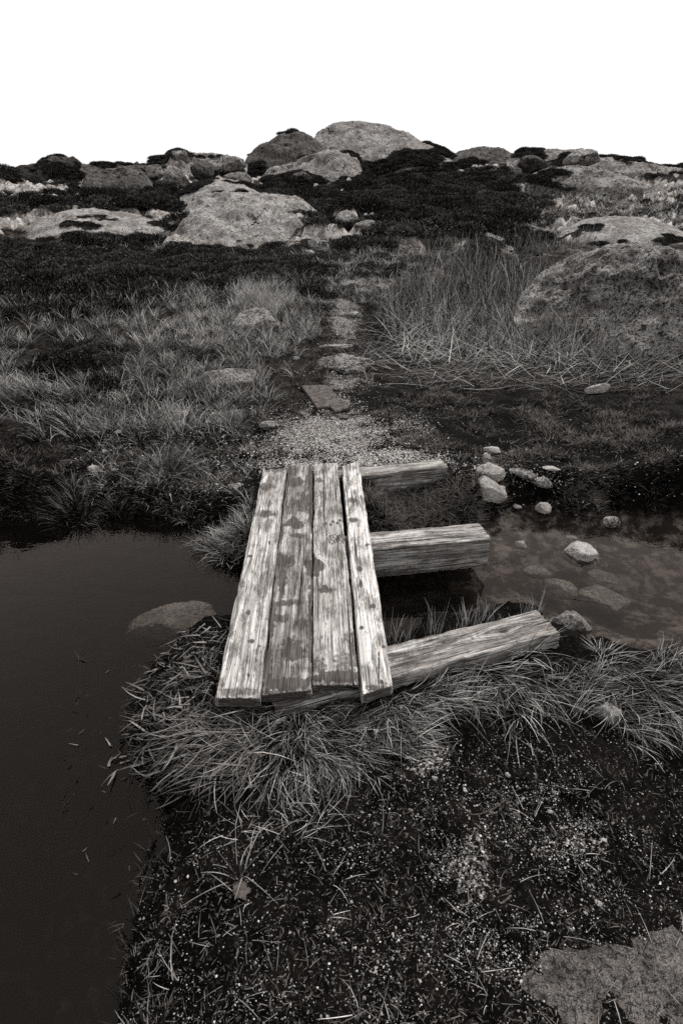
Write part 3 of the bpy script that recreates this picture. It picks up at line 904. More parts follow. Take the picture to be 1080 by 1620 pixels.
R = rock
R('boulder', 'rounded left boulder of the pair beside the broad slab', 548, 346, 44, 30, M['rock_slope'], 31, D=17.5, cat='boulder', rough=.4, cuts=6)
R('boulder', 'low right boulder of the pair beside the broad slab', 580, 356, 40, 24, M['rock_slope'], 32, D=17.0, cat='boulder', rough=.4, cuts=6)
R('boulder', 'squarish block below the left skyline ridge', 278, 280, 44, 30, M['rock_far'], 33, D=38, cat='boulder', rough=.22, boxy=.3)
R('boulder', 'dark block perched between the ridge and the broad slab', 322, 270, 40, 28, M['rock_dark'], 34, D=38, cat='boulder', rough=.22)
R('boulder', 'upright stone at the skyline edge on the far left', 116, 258, 26, 18, M['rock_dark'], 35, D=42, cat='boulder')
R('boulder', 'knobbly boulder standing on the right skyline', 918, 250, 56, 26, M['rock_far'], 36, D=43, cat='boulder', rough=.22)
R('boulder', 'dark knob on the right skyline beside the knoll', 843, 258, 48, 26, M['rock_dark'], 37, D=43, cat='boulder', rough=.22)
R('boulder', 'low block at the left end of the broken ridge', 240, 272, 40, 22, M['rock_far'], 101, D=40, cat='boulder', boxy=.25)
R('boulder', 'pale block on the right shoulder of the broken ridge', 362, 262, 56, 26, M['rock_far'], 102, D=41, cat='boulder', boxy=.2)
R('boulder', 'squat boulder between the ridge and the dark hump', 375, 284, 50, 22, M['rock_far'], 103, D=37, cat='boulder', boxy=.2)
R('boulder', 'upright knob standing on the broken ridge', 286, 248, 30, 22, M['rock_far'], 104, D=43, cat='boulder')
R('boulder', 'dark hump in the heather left of the summit apron', 478, 280, 34, 16, M['rock_dark'], 105, D=40, cat='boulder')
R('boulder', 'small boulder at the top of the path', 500, 388, 26, 22, M['rock_slope'], 38, cat='boulder')
R('boulder', 'half buried boulder in the dry grass left of the path', 402, 512, 76, 46, M['rock_mid'], 39, cat='boulder', kd=.7, rough=.2)
R('rock', 'flat mossy rock slab below the half buried boulder', 366, 598, 100, 30, M['rock_mid'], 40, kd=.5, rough=.2)
R('rock', 'pale bare rock crossing the path beyond the slate', 545, 572, 100, 34, M['rock_mid'], 42, kd=.6, rough=.45, cuts=5, sub=5, down=.3)
R('rock', 'upper stepping stone in the path', 554, 450, 30, 13, M['rock_mid'], 43, kd=.7)
R('rock', 'stepping stone to the right of the upper path', 603, 456, 26, 16, M['rock_mid'], 44, kd=.7)
R('rock', 'worn stone in the middle of the path between the grasses', 552, 496, 34, 12, M['rock_mid'], 45, kd=.7, rough=.4, down=.4)
R('rock', 'flat worn stone low in the path above the bare rock', 528, 546, 60, 9, M['rock_mid'], 111, kd=.5, rough=.4, down=.4)
R('rock', 'low pale stone beside the turf at the path head', 520, 428, 30, 8, M['rock_slope'], 115, kd=.6)
R('rock', 'small stone at the foot of the broad pale slab', 488, 402, 20, 12, M['rock_slope'], 46)
R('rock', 'pale angular rock in the moss at the right edge', 944, 615, 38, 20, M['rock_pale'], 47, kd=.6, tilt=.25)
# far bank, right of the bridge
R('rock', 'largest smooth pale rock of the pile beside the pool', 768, 773, 68, 40, M['rock_pale'], 48, kd=.75, tilt=-.25, sub=5, rough=.2, cuts=5)
R('rock', 'speckled rock behind the largest one in the pile', 780, 748, 56, 32, M['rock_pale'], 49, kd=.75, sub=5, rough=.32, cuts=5)
R('rock', 'small rock wedged at the right of the pile', 788, 776, 26, 24, M['rock_pale'], 50, kd=.8)
R('rock', 'flat stone in the grit above the rock pile', 779, 712, 30, 11, M['rock_pale'], 51, kd=.6)
R('rock', 'small round stone just behind the rock pile', 768, 722, 16, 12, M['rock_pale'], 52)
R('rock', 'low gritty stone in the peat right of the rock pile', 858, 762, 36, 20, M['rock_mid'], 53, kd=.7)
R('rock', 'long flat stone half sunk in the peat by the pile', 826, 748, 44, 15, M['rock_mid'], 54, kd=.6, tilt=-.2)
R('rock', 'thin pale stone above the long flat one', 872, 741, 28, 8, M['rock_pale'], 55, kd=.6)
R('rock', 'pale egg shaped stone on the rim of the pool', 858, 803, 26, 21, M['rock_pale'], 56, zc=.03, tilt=-.3)
R('rock', 'small white stone at the corner of the pool rim', 818, 801, 14, 8, M['rock_pale'], 57, zc=.015)
R('rock', 'pale rock standing in the pool with its top dry', 916, 876, 62, 42, M['rock_pale'], 58, zc=-.005, kd=.75, tilt=-.35, sub=5, cuts=4)
R('rock', 'small round stone under shallow water in the pool', 823, 862, 22, 16, M['rock_pale'], 59, zc=-.02)
R('rock', 'pebble behind the dry topped rock in the pool', 903, 850, 18, 9, M['rock_pale'], 60, zc=-.02)
R('rock', 'mossy rock awash at the end of the near beam', 902, 990, 62, 54, M['rock_wet'], 61, zc=-.005, kd=.8, sub=5)
R('rock', 'broad dark stone drowned in the middle of the pool', 884, 930, 56, 34, M['rock_wet'], 62, zc=-.065, kd=.8)
R('rock', 'large drowned slab near the right edge of the pool', 960, 948, 84, 40, M['rock_wet'], 63, zc=-.075, kd=.8)
R('rock', 'dark stone breaking the water at the right edge', 966, 826, 26, 24, M['rock_mid'], 64, zc=.02)
R('rock', 'broad rock under the dark water left of the bridge', 262, 982, 150, 60, M['rock_wet'], 65, zc=-.095, kd=.6, sub=5, cuts=2)
# far bank, left
R('rock', 'white stone in the peat left of the slate', 291, 654, 17, 12, M['rock_pale'], 66)
R('rock', 'flat white flake right of the white stone', 342, 654, 18, 6, M['rock_pale'], 67)
R('rock', 'smooth pale stone near the left edge above the tussock', 150, 742, 20, 12, M['rock_pale'], 68, tilt=-.3)
R('rock', 'small white chip above the smooth pale stone', 167, 714, 10, 9, M['rock_pale'], 69)
R('rock', 'small flat chip on the peat at far left', 187, 683, 14, 5, M['rock_pale'], 70)
R('rock', 'tiny pale stone right of the smooth pale stone', 181, 743, 9, 6, M['rock_pale'], 71)
R('rock', 'brownish pebble in the peat below the white stone', 226, 686, 9, 7, M['rock_mid'], 72)
R('rock', 'small pebble right of the brownish pebble', 252, 687, 8, 6, M['rock_pale'], 73)
R('rock', 'pale pebble beside the path left of the bare rock', 469, 567, 11, 7, M['rock_pale'], 74)
R('rock', 'low stone in the grit left of the slate path', 425, 672, 34, 14, M['rock_mid'], 75)
R('rock', 'gritty stone left of the far plank ends', 372, 770, 26, 12, M['rock_mid'], 76, kd=.7)
# near bank
R('rock', 'broad gritty rock at the bottom right underfoot', 1000, 1592, 420, 270, M['rock_foot'], 77, kd=.62, sub=5, rough=.34, cuts=-1, flat=.2, sink=.0, rot=0.1, down=.45)
R('rock', 'white crumbling stone by the grass at right', 968, 1130, 52, 44, M['rock_pale'], 78, rough=.35, cuts=5, sink=.1)
R('rock', 'grey mottled stone under water in the far corner of the pool', 848, 905, 46, 22, M['rock_wet'], 107, zc=-.06, kd=.7)
R('rock', 'flat drowned stone against the right edge of the pool', 955, 912, 50, 20, M['rock_wet'], 108, zc=-.05, kd=.7)
R('pebble', 'brown pebble among the grit of the near bank', 817, 1290, 14, 11, M['rock_wet'], 79, cat='pebble', sub=3)
for k, (x, y, w, h, lb) in enumerate([(688, 1292 - 60, 11, 10, 'bright quartz pebble high in the near grit patch'), (649, 1282, 8, 7, 'white pebble left of the dark near peat'), (945, 1428, 14, 10, 'angular white pebble on the bottom right rock'),
                                      (803, 1226, 9, 9, 'white pebble in the middle of the near grit'), (735, 1250, 9, 7, 'twin white pebble left of the near grit'), (870, 1285, 9, 8, 'white pebble at the right of the near grit')]):
    R('pebble', lb, x, y, w, h, M['rock_pale'], 90 + k, cat='pebble', sub=3)

# ------------------------------------------------------------------ slate and leaf
def flat_piece(name, label, cat, pix, thick, mat, lift, seed, parent=None, curl=0.0):
    pts, _ = hits([p[0] for p in pix], [p[1] for p in pix])
    c = pts.mean(0)
    A = np.concatenate([pts[:, :2] - c[:2], np.ones((len(pts), 1))], 1)
    co = np.linalg.lstsq(A, pts[:, 2], rcond=None)[0]
    zc = co[2] + lift
    P = onz(np.array([p[0] for p in pix], float), np.array([p[1] for p in pix], float), zc)
    # subdivide and roughen the outline
    Q = []
    r = np.random.default_rng(seed)
    for i in range(len(P)):
        a, b = P[i], P[(i + 1) % len(P)]
        for t in np.linspace(0, 1, 7)[:-1]:
            Q.append(a + (b - a) * t + np.append(r.normal(size=2) * .0035 * (t > 0), 0))
    Q = np.array(Q); n = len(Q); ctr = Q.mean(0)
    in1 = ctr + (Q - ctr) * .97
    top = in1 + [0, 0, thick]; bot = Q
    topo = Q + [0, 0, thick * .75]
    mid_ = ctr + (Q - ctr) * .5 + [0, 0, thick]
    V = np.concatenate([bot, topo, top, mid_, [ctr + [0, 0, thick]], [ctr]])
    V[:, 2] += co[0] * (V[:, 0] - ctr[0]) + co[1] * (V[:, 1] - ctr[1]) * 1.0
    V[:, 2] += .002 * fbm2(V[:, 0] * 30, V[:, 1] * 30, seed, 3) + curl * ((V[:, 0] - ctr[0]) ** 2 + (V[:, 1] - ctr[1]) ** 2)
    F = []
    ii = np.arange(n); jj = np.roll(ii, -1)
    for k in range(3):
        F.append(np.stack([ii + k * n, jj + k * n, jj + (k + 1) * n, ii + (k + 1) * n], 1))
    T = [np.stack([ii + 3 * n, jj + 3 * n, np.full(n, 4 * n)], 1), np.stack([jj, ii, np.full(n, 4 * n + 1)], 1)]
    o = mesh_obj(name, V, [np.concatenate(F), np.concatenate(T)], mat, smooth=False, origin=tuple(ctr))
    return tag(o, label, cat)
flat_piece('flat_slate', 'thin flat dark slab with a notched corner lying on the gritty path', 'slab',
           [(476, 618), (517, 617.5), (553, 645), (530, 650), (522, 643), (502, 645)], .022, M['slate'], .012, 5)
flat_piece('slate_chip', 'broken dark chip lying just below the notched slab', 'slab', [(534, 658), (552, 658), (550, 663), (538, 664)], .012, M['slate'], .006, 6)
lf = [(382 + 13 * math.cos(a) * (1 + .14 * math.cos(5 * a)), 1408 + 14 * math.sin(a) * (1 + .14 * math.cos(5 * a + 1))) for a in np.linspace(0, 2 * math.pi, 16, endpoint=False)]
flat_piece('dead_leaf', 'single withered round leaf on the dark peat at bottom left', 'leaf', lf, .002, M['leaf'], .012, 7, curl=-3)

# ------------------------------------------------------------------ blades
def ribbons(base, az, length, width, lean, curl, tone, nseg=4, twist=None, bend=None):
    n = len(base)
    s = np.linspace(0, 1, nseg + 1)
    th = lean[:, None] + curl[:, None] * s[None]
    a = az[:, None] + (0 if bend is None else bend[:, None] * s[None])
    ds = length[:, None] / nseg
    dx = np.sin(th) * np.sin(a); dy = np.sin(th) * np.cos(a); dz = np.cos(th)
    def integ(d):
        m = (d[:, :-1] + d[:, 1:]) / 2 * ds
        return np.concatenate([np.zeros((n, 1)), np.cumsum(m, 1)], 1)
    P = np.stack([integ(dx), integ(dy), integ(dz)], -1) + base[:, None]
    tw = az + math.pi / 2 if twist is None else az + math.pi / 2 + twist
    side = np.stack([np.sin(tw), np.cos(tw), np.zeros(n)], -1)[:, None]
    w = width[:, None] * .5 * (1 - .85 * s[None] ** 2)
    A = P - side * w[..., None]; B = P + side * w[..., None]
    V = np.stack([A, B], 2).reshape(-1, 3)
    m = 2 * (nseg + 1)
    k = np.arange(nseg) * 2
    f = np.stack([k, k + 1, k + 3, k + 2], 1)
    F = (f[None] + (np.arange(n) * m)[:, None, None]).reshape(-1, 4)
    return V, F, np.repeat(tone, m)

def merge(parts):
    Vs, Fs, Ts, off = [], [], [], 0
    for v, f, t in parts:
        Vs.append(v); Fs.append(f + off); Ts.append(t); off += len(v)
    return np.concatenate(Vs), np.concatenate(Fs), np.concatenate(Ts)

def stuff(name, label, cat, parts, mat, kind='stuff'):
    V, F, T = merge(parts)
    o = mesh_obj(name, V, F, mat, attrs=dict(tone=T), smooth=False)
    print(name, len(F), 'faces')
    return tag(o, label, cat, kind=kind)

def spread(poly, n, dmax=60, soft=0, dry=.0):
    """n ground points under a region of the photograph, kept off the open water"""
    poly = np.asarray(poly, float)
    x0, y0 = poly.min(0) - soft; x1, y1 = poly.max(0) + soft
    px = rng.uniform(x0, x1, n * 5); py = rng.uniform(y0, y1, n * 5)
    ok = inpoly(px + rng.normal(size=n * 5) * soft, py + rng.normal(size=n * 5) * soft, poly)
    px, py = px[ok][:n], py[ok][:n]
    P, D = hits(px, py, dmax)
    good = ~np.isnan(D)
    P, px, py = P[good], px[good], py[good]
    P[:, 2] = Hq(P[:, 0], P[:, 1])
    keep = Hq(P[:, 0], P[:, 1], GSD) > dry
    return P[keep], px[keep], py[keep]

def tufts(C, per, rad, length, width, tone, nseg=4, lean=(.1, .9), curl=(.3, 1.5), drift=None, drift_k=.6, tonev=.30):
    """blades radiating out of tuft centres"""
    n = len(C) * per
    ci = np.repeat(np.arange(len(C)), per)
    ang = rng.uniform(0, 2 * math.pi, n); rr = np.sqrt(rng.uniform(0, 1, n)) * rad
    sz = np.repeat(rng.uniform(.65, 1.25, len(C)), per)
    base = C[ci].copy()
    base[:, 0] += np.sin(ang) * rr * sz; base[:, 1] += np.cos(ang) * rr * sz
    base[:, 2] = Hq(base[:, 0], base[:, 1]) - .004
    az = ang + rng.normal(size=n) * .5
    if drift is not None:
        dv = drift[ci] if np.ndim(drift) else np.full(n, drift)
        vx = np.sin(az) * (1 - drift_k) + np.sin(dv) * drift_k; vy = np.cos(az) * (1 - drift_k) + np.cos(dv) * drift_k
        az = np.arctan2(vx, vy) + rng.normal(size=n) * .15
    ln = rng.uniform(length[0], length[1], n) * sz
    le = lean[0] + (lean[1] - lean[0]) * (rr / max(rad, 1e-6)) * rng.uniform(.5, 1.1, n)
    cu = rng.uniform(curl[0], curl[1], n)
    tn = np.clip(np.repeat(rng.normal(tone, tonev * .6, len(C)), per) + rng.normal(size=n) * tonev, 0.0, 1)
    return ribbons(base, az, ln, rng.uniform(.6, 1.3, n) * width, le, cu, tn, nseg, rng.normal(size=n) * .5, rng.normal(size=n) * .5)

# --- near bank: fine arching grass in front of the bridge and round the near beam
NEAR_A = [(352, 1120), (420, 1122), (500, 1112), (575, 1108), (640, 1090), (660, 1130), (640, 1180), (560, 1200), (480, 1235), (400, 1215), (365, 1170)]
NEAR_B = [(630, 1072), (720, 1062), (820, 1052), (890, 1045), (950, 1055), (1010, 1050), (1180, 1060), (1600, 1080), (1600, 1180), (1000, 1150), (900, 1120), (800, 1130), (700, 1130), (640, 1130)]
parts = []
C, qx, qy = spread(NEAR_A, 200, soft=10)
dr = np.where(qx < 470, -2.3, 2.6) + 2.2 * fbm2(C[:, 0] * 4, C[:, 1] * 4, 83, 2) + rng.normal(size=len(C)) * .35
parts.append(tufts(C, 30, .05, (.06, .17), .0025, .04, 5, (.6, 1.25), (.3, 1.2), dr, .72, .34))
C, qx, qy = spread(NEAR_B, 470, soft=12)
dr = 2.4 + 2.4 * fbm2(C[:, 0] * 4, C[:, 1] * 4, 84, 2) + rng.normal(size=len(C)) * .4
parts.append(tufts(C, 26, .055, (.06, .19), .0025, .04, 5, (.5, 1.2), (.3, 1.3), dr, .68, .34))
# thin sparse grass on the peat, and upright stubble behind the near beam
C, qx, qy = spread([(240, 1240), (560, 1200), (980, 1150), (1200, 1150), (1700, 1300), (1700, 1800), (180, 1800)], 150)
parts.append(tufts(C, 5, .03, (.04, .10), .0020, .22, 4, (.5, 1.3), (.2, 1.0)))
C, qx, qy = spread([(600, 1012), (700, 992), (780, 966), (850, 968), (845, 980), (700, 1010), (610, 1030)], 34, dry=-.05)
parts.append(tufts(C, 6, .03, (.06, .15), .0032, .6, 4, (.05, .35), (-.1, .5)))
C, qx, qy = spread([(370, 1250), (520, 1230), (520, 1330), (380, 1330)], 16)
parts.append(tufts(C, 9, .03, (.05, .12), .0022, .25, 4, (.6, 1.3), (.2, 1.0)))
C, qx, qy = spread([(215, 1235), (290, 1262), (275, 1340), (255, 1420), (245, 1700), (170, 1700), (205, 1420), (228, 1340)], 90, soft=10, dry=-.04)
parts.append(tufts(C, 9, .035, (.02, .07), .0022, -.10, 4, (.6, 1.5), (0, .8), tonev=.22))
stuff('near_grass', 'fine dry grass arching over the near bank around the bridge end', 'grass', parts, M['grass'])

# --- reed litter on the left of the bridge end
def litter(poly, n, length, width, tone, soft=10, lift=(0, .02), azm=None, azs=1.2, dry=0.0, nseg=3, lean=(1.25, 1.7)):
    P, qx, qy = spread(poly, n, soft=soft, dry=dry)
    k = len(P)
    P[:, 2] = np.maximum(P[:, 2], 0.0) + rng.uniform(lift[0], lift[1], k)
    az = rng.uniform(0, 2 * math.pi, k) if azm is None else azm + rng.normal(size=k) * azs
    return ribbons(P, az, rng.uniform(length[0], length[1], k), rng.uniform(.35, 1.25, k) * width, rng.uniform(lean[0], lean[1], k), rng.normal(size=k) * .35,
                   np.clip(rng.normal(tone, .25, k), 0, 1), nseg, rng.normal(size=k) * .6, rng.normal(size=k) * .5)
LIT = [(350, 990), (300, 1000), (255, 1040), (222, 1090), (212, 1160), (235, 1235), (300, 1265), (400, 1230), (380, 1150), (345, 1115), (350, 1060), (372, 1000)]
parts = [litter(LIT, 1500, (.02, .07), .0085, .03, azm=-2.0, azs=1.2, lift=(0, .012), lean=(1.4, 1.65)),
         litter(LIT, 1000, (.03, .11), .0045, .10, azm=-2.2, azs=1.1, lift=(0, .018), lean=(1.35, 1.65)),
         litter(LIT, 110, (.05, .13), .0075, .45, azm=-2.0, azs=1.2, lift=(.01, .03), lean=(1.3, 1.6)),
         litter([(330, 1100), (420, 1130), (440, 1220), (330, 1240), (300, 1150)], 260, (.08, .22), .004, .32, azm=-2.6, azs=.7, lift=(.01, .05), lean=(.9, 1.5)),
         litter([(150, 1100), (225, 1090), (225, 1230), (270, 1270), (250, 1340), (200, 1440), (120, 1440), (120, 1200)], 50, (.015, .05), .0035, .08, dry=-9, lift=(.001, .004), lean=(1.5, 1.6), soft=0),
         litter([(600, 1130), (980, 1130), (1000, 1620), (240, 1620), (270, 1280)], 230, (.02, .08), .0020, .16, lift=(.002, .012)),
         litter([(580, 610), (1000, 605), (1000, 780), (700, 730), (620, 690)], 420, (.03, .14), .004, .35, lift=(.01, .04)),
         litter([(170, 1190), (215, 1180), (215, 1240), (180, 1260)], 18, (.03, .07), .009, .28, dry=-9, lift=(.001, .012), lean=(1.4, 1.6), soft=0)]
stuff('reed_litter', 'matted dead reed straw on the bank left of the bridge', 'reed litter', parts, M['litter'])

# --- turf of the far left bank
LEFT = [(-250, 480), (110, 500), (200, 480), (300, 462), (420, 452), (500, 470), (512, 520), (470, 560), (440, 620), (400, 660), (330, 690), (240, 690), (150, 700), (110, 640), (-250, 640)]
BUSH = [(60, 560), (120, 540), (170, 548), (195, 575), (170, 610), (110, 625), (50, 620)]
parts = []
C, qx, qy = spread(LEFT, 900, soft=14)
m = ~inpoly(qx, qy, BUSH)
C = C[m]
parts.append(tufts(C, 30, .07, (.08, .24), .0046, .34, 4, (.15, .9), (.2, 1.3), rng.normal(1.2, 1.3, len(C)), .35))
C, qx, qy = spread([(200, 500), (330, 470), (480, 460), (500, 520), (420, 560), (300, 560), (210, 545)], 150, soft=16)
parts.append(tufts(C, 30, .08, (.12, .28), .0048, .68, 4, (.15, .9), (.2, 1.2), rng.normal(1.2, 1.0, len(C)), .4))
C, qx, qy = spread([(370, 462), (430, 455), (470, 480), (440, 498), (380, 488)], 60)
parts.append(tufts(C, 46, .08, (.15, .32), .0042, .78, 4, (.1, .7), (.2, 1.1), 1.0, .4))
C, qx, qy = spread([(110, 600), (180, 620), (200, 680), (130, 700), (-200, 690), (-200, 620)], 120)
parts.append(tufts(C, 40, .07, (.12, .26), .0042, .30, 4, (.2, .9), (.3, 1.3), -2.2, .45))
C, qx, qy = spread([(240, 700), (330, 690), (430, 660), (420, 720), (400, 790), (300, 800), (150, 790), (110, 720)], 130, soft=8)
parts.append(tufts(C, 16, .05, (.05, .15), .0034, .20, 4, (.3, 1.2), (.2, 1.1)))
C, qx, qy = spread([(470, 400), (540, 385), (640, 395), (720, 400), (640, 440), (620, 470), (580, 480), (510, 470), (500, 430)], 420)
parts.append(tufts(C, 20, .16, (.08, .22), .010, .30, 3, (.3, 1.3), (.1, .9)))
C, qx, qy = spread([(560, 372), (820, 380), (1200, 370), (1200, 330), (880, 330), (830, 345), (790, 372), (620, 366)], 420)
parts.append(tufts(C, 20, .28, (.10, .28), .018, .30, 3, (.3, 1.3), (.1, .9)))
C, qx, qy = spread([(830, 292), (1200, 296), (1200, 345), (870, 345), (820, 330)], 420)
parts.append(tufts(C, 16, .5, (.15, .4), .030, .25, 3, (.3, 1.3), (.1, .9)))
C, qx, qy = spread([(-200, 480), (110, 480), (280, 450), (480, 440), (500, 460), (300, 480), (110, 510), (-200, 510)], 220)
parts.append(tufts(C, 18, .12, (.12, .3), .007, .25, 3, (.1, .9), (.1, .9)))
C, qx, qy = spread([(110, 372), (280, 385), (500, 396), (480, 420), (300, 410), (110, 400)], 90)
parts.append(tufts(C, 16, .16, (.1, .25), .010, .2, 3, (.2, 1.1), (.1, .9)))
# tongue of wet grass beside the far end of the bridge
C, qx, qy = spread([(310, 858), (345, 850), (385, 820), (405, 790), (400, 870), (385, 892), (345, 884)], 80, dry=-.06)
parts.append(tufts(C, 34, .04, (.06, .15), .0034, .20, 4, (.3, 1.2), (.1, 1.2)))
stuff('far_turf', 'pale tufted grass covering the hummocks left of the path', 'grass', parts, M['grass'])

# --- single tussocks that stand out
def tussock(label, px, py, rad, per, length, tone, drift=None, z=None, mat='grass'):
    c, _ = hits([px], [py])
    v, f, t = tufts(c, per, rad, length, .0035, tone, 5, (.1, 1.25), (.2, .9), None if drift is None else np.array([drift]), .35, .22)
    o = mesh_obj('grass_tussock', v, f, M[mat], attrs=dict(tone=t), smooth=False, origin=tuple(c[0]))
    return tag(o, label, 'grass tussock')
tussock('dark spiky tussock overhanging the water at the left', 184, 808, .14, 900, (.08, .17), .05)
tussock('dark tussock on the water edge at the far left', 118, 795, .13, 700, (.07, .15), .0)
tussock('low dark tussock hanging into the water left of the bridge', 300, 812, .10, 360, (.05, .12), .12)
tussock('spreading pale tussock in the peat above the water', 262, 738, .13, 520, (.10, .22), .25, 2.0)
tussock('bright bushy tussock left of the gritty path', 368, 676, .17, 800, (.10, .20), .40, 1.0)
tussock('tall pale tussock behind the half buried boulder', 410, 486, .22, 900, (.18, .34), .75, .8)
tussock('small tussock sprouting in the peat at bottom left', 376, 1385, .02, 12, (.06, .14), .22, -1.0)
tussock('grass tuft rising from the water rim at the right', 955, 1035, .05, 45, (.06, .13), .30, .5)
tussock('thin grass tuft hanging over the near beam end', 833, 1030, .04, 60, (.10, .20), .62, -2.0)

# --- dead reeds on the right
REED = [(632, 470), (650, 420), (720, 405), (800, 420), (850, 440), (905, 470), (830, 500), (915, 545), (900, 575), (780, 570), (690, 560), (610, 530), (600, 500)]
parts = []
P, qx, qy = spread(REED, 3000, soft=8)
k = len(P)
parts.append(ribbons(P - [0, 0, .01], rng.uniform(0, 6.28, k), rng.uniform(.25, .75, k), rng.uniform(.005, .013, k), np.abs(rng.normal(.25, .2, k)), rng.normal(.35, .45, k), np.clip(rng.normal(.28, .3, k), 0, 1), 4, rng.normal(size=k)))
P, qx, qy = spread([(590, 520), (700, 500), (850, 510), (920, 560), (900, 585), (640, 570)], 1500, soft=10)
k = len(P)
parts.append(ribbons(P + [0, 0, .06], rng.uniform(0, 6.28, k), rng.uniform(.25, .7, k), rng.uniform(.005, .011, k), rng.normal(1.1, .3, k), rng.normal(.5, .4, k), np.clip(rng.normal(.6, .25, k), 0, 1), 4, rng.normal(size=k)))
P, qx, qy = spread([(560, 560), (640, 548), (900, 565), (1000, 575), (1150, 580), (1150, 606), (960, 608), (800, 604), (680, 606), (590, 590)], 2000, soft=16)
k = len(P)
parts.append(ribbons(P + np.stack([np.zeros(k), np.zeros(k), rng.uniform(.0, .05, k)], 1), rng.normal(1.57, .7, k) + np.pi * rng.integers(0, 2, k), rng.uniform(.12, .5, k), rng.uniform(.003, .007, k), rng.normal(1.3, .25, k), rng.normal(size=k) * .4, np.clip(rng.normal(.3, .28, k), 0, 1), 3, rng.normal(size=k) * .4))
P, qx, qy = spread([(820, 500), (900, 500), (960, 540), (960, 572), (820, 575)], 800, soft=8)
k = len(P)
parts.append(ribbons(P - [0, 0, .01], rng.uniform(0, 6.28, k), rng.uniform(.25, .7, k), rng.uniform(.005, .012, k), np.abs(rng.normal(.3, .25, k)), rng.normal(.4, .5, k), np.clip(rng.normal(.3, .3, k), 0, 1), 4, rng.normal(size=k)))
P, qx, qy = spread([(640, 410), (760, 400), (900, 400), (1000, 380), (1000, 372), (880, 392), (760, 396)], 1100, soft=4)
k = len(P)
parts.append(ribbons(P, rng.uniform(0, 6.28, k), rng.uniform(.25, .6, k), rng.uniform(.006, .011, k), np.abs(rng.normal(.2, .2, k)), rng.normal(.3, .3, k), np.clip(rng.normal(.3, .2, k), 0, 1), 3, rng.normal(size=k)))
stuff('reed_bed', 'tangled bed of dead pale reeds right of the path', 'reeds', parts, M['reed'])

# --- low dark moss and sedge mats
parts = []
C, qx, qy = spread([(560, 605), (700, 606), (1150, 606), (1150, 806), (980, 800), (880, 798), (800, 795), (740, 820), (720, 720), (640, 700), (600, 650)], 3000, soft=6)
mm = fbm2(C[:, 0] * 2.6, C[:, 1] * 2.6, 81, 3)
Cd, Cp = C[(mm > -.12) & (mm < .25)], C[mm >= .25]
parts.append(tufts(Cd, 18, .05, (.02, .07), .0040, .30, 3, (.3, 1.4), (0, .8), tonev=.35))
parts.append(tufts(Cp, 18, .05, (.03, .09), .0042, .75, 3, (.3, 1.4), (0, .8), tonev=.35))
C, qx, qy = spread([(575, 765), (710, 745), (745, 800), (745, 835), (600, 855), (585, 820)], 420, dry=-.04)
parts.append(tufts(C, 22, .05, (.04, .13), .0032, .50, 4, (.3, 1.5), (0, 1.2), tonev=.35))
C, qx, qy = spread([(110, 700), (240, 690), (420, 660), (440, 590), (520, 590), (470, 640), (400, 700), (400, 800), (290, 820), (110, 820), (-200, 820), (-200, 700)], 1300, soft=6)
parts.append(tufts(C, 16, .05, (.02, .07), .0038, .40, 3, (.3, 1.4), (0, .8), tonev=.35))
C, qx, qy = spread([(240, 1250), (480, 1220), (640, 1150), (980, 1140), (1200, 1150), (1700, 1250), (1700, 1800), (160, 1800)], 3000)
parts.append(tufts(C, 9, .03, (.008, .03), .0028, .35, 3, (.3, 1.5), (0, .8), tonev=.35))
C, qx, qy = spread([(500, 600), (600, 600), (640, 530), (600, 440), (560, 400), (500, 420), (480, 520)], 500)
parts.append(tufts(C, 14, .06, (.03, .1), .005, .5, 3, (.4, 1.5), (0, .8), tonev=.35))
stuff('moss_mat', 'low dark moss and sedge carpeting the wet peat', 'moss', parts, M['moss'])

# --- heather over the hill: sprigs of small leafy faces heaped in bushes
def sprigs(C, per, rad, hgt, size, tone, tonev=.25):
    n = len(C) * per
    ci = np.repeat(np.arange(len(C)), per)
    d = rng.normal(size=(n, 3)); d /= np.linalg.norm(d, axis=1)[:, None]; d[:, 2] = np.abs(d[:, 2])
    rr = rng.uniform(.25, 1.1, n) ** .6
    S = (np.repeat(rng.uniform(.6, 1.3, len(C)), per))
    sc = np.broadcast_to(rad, (len(C),))[ci] * S; hh = np.broadcast_to(hgt, (len(C),))[ci] * S; ss = np.broadcast_to(size, (len(C),))[ci]
    p = C[ci] + d * (rr * sc)[:, None] * np.array([1, 1, 0]) + np.stack([0 * rr, 0 * rr, d[:, 2] * rr * hh], 1)
    up = d + rng.normal(size=(n, 3)) * .6; up[:, 2] += .5; up /= np.linalg.norm(up, axis=1)[:, None]
    sd = np.cross(up, rng.normal(size=(n, 3))); sd /= np.linalg.norm(sd, axis=1)[:, None]
    L = (ss * rng.uniform(.6, 1.4, n))[:, None]; W = L * .13
    V = np.stack([p - sd * W * .4, p + up * L * .45 - sd * W, p + up * L, p + up * L * .45 + sd * W], 1).reshape(-1, 3)
    F = np.arange(4 * n).reshape(-1, 4)
    tn = np.clip(np.repeat(rng.normal(tone, tonev * .5, len(C)), per) + rng.normal(size=n) * tonev, 0, 1)
    return V, F, np.repeat(tn, 4)
HP = []
for P_, D_ in OUTVEG:
    HP.append((P_ - [0, 0, .03], rng.uniform(.5, 1.3, len(P_)) * .0072 * D_, np.clip(rng.normal(.3, .2, len(P_)), 0, 1)))
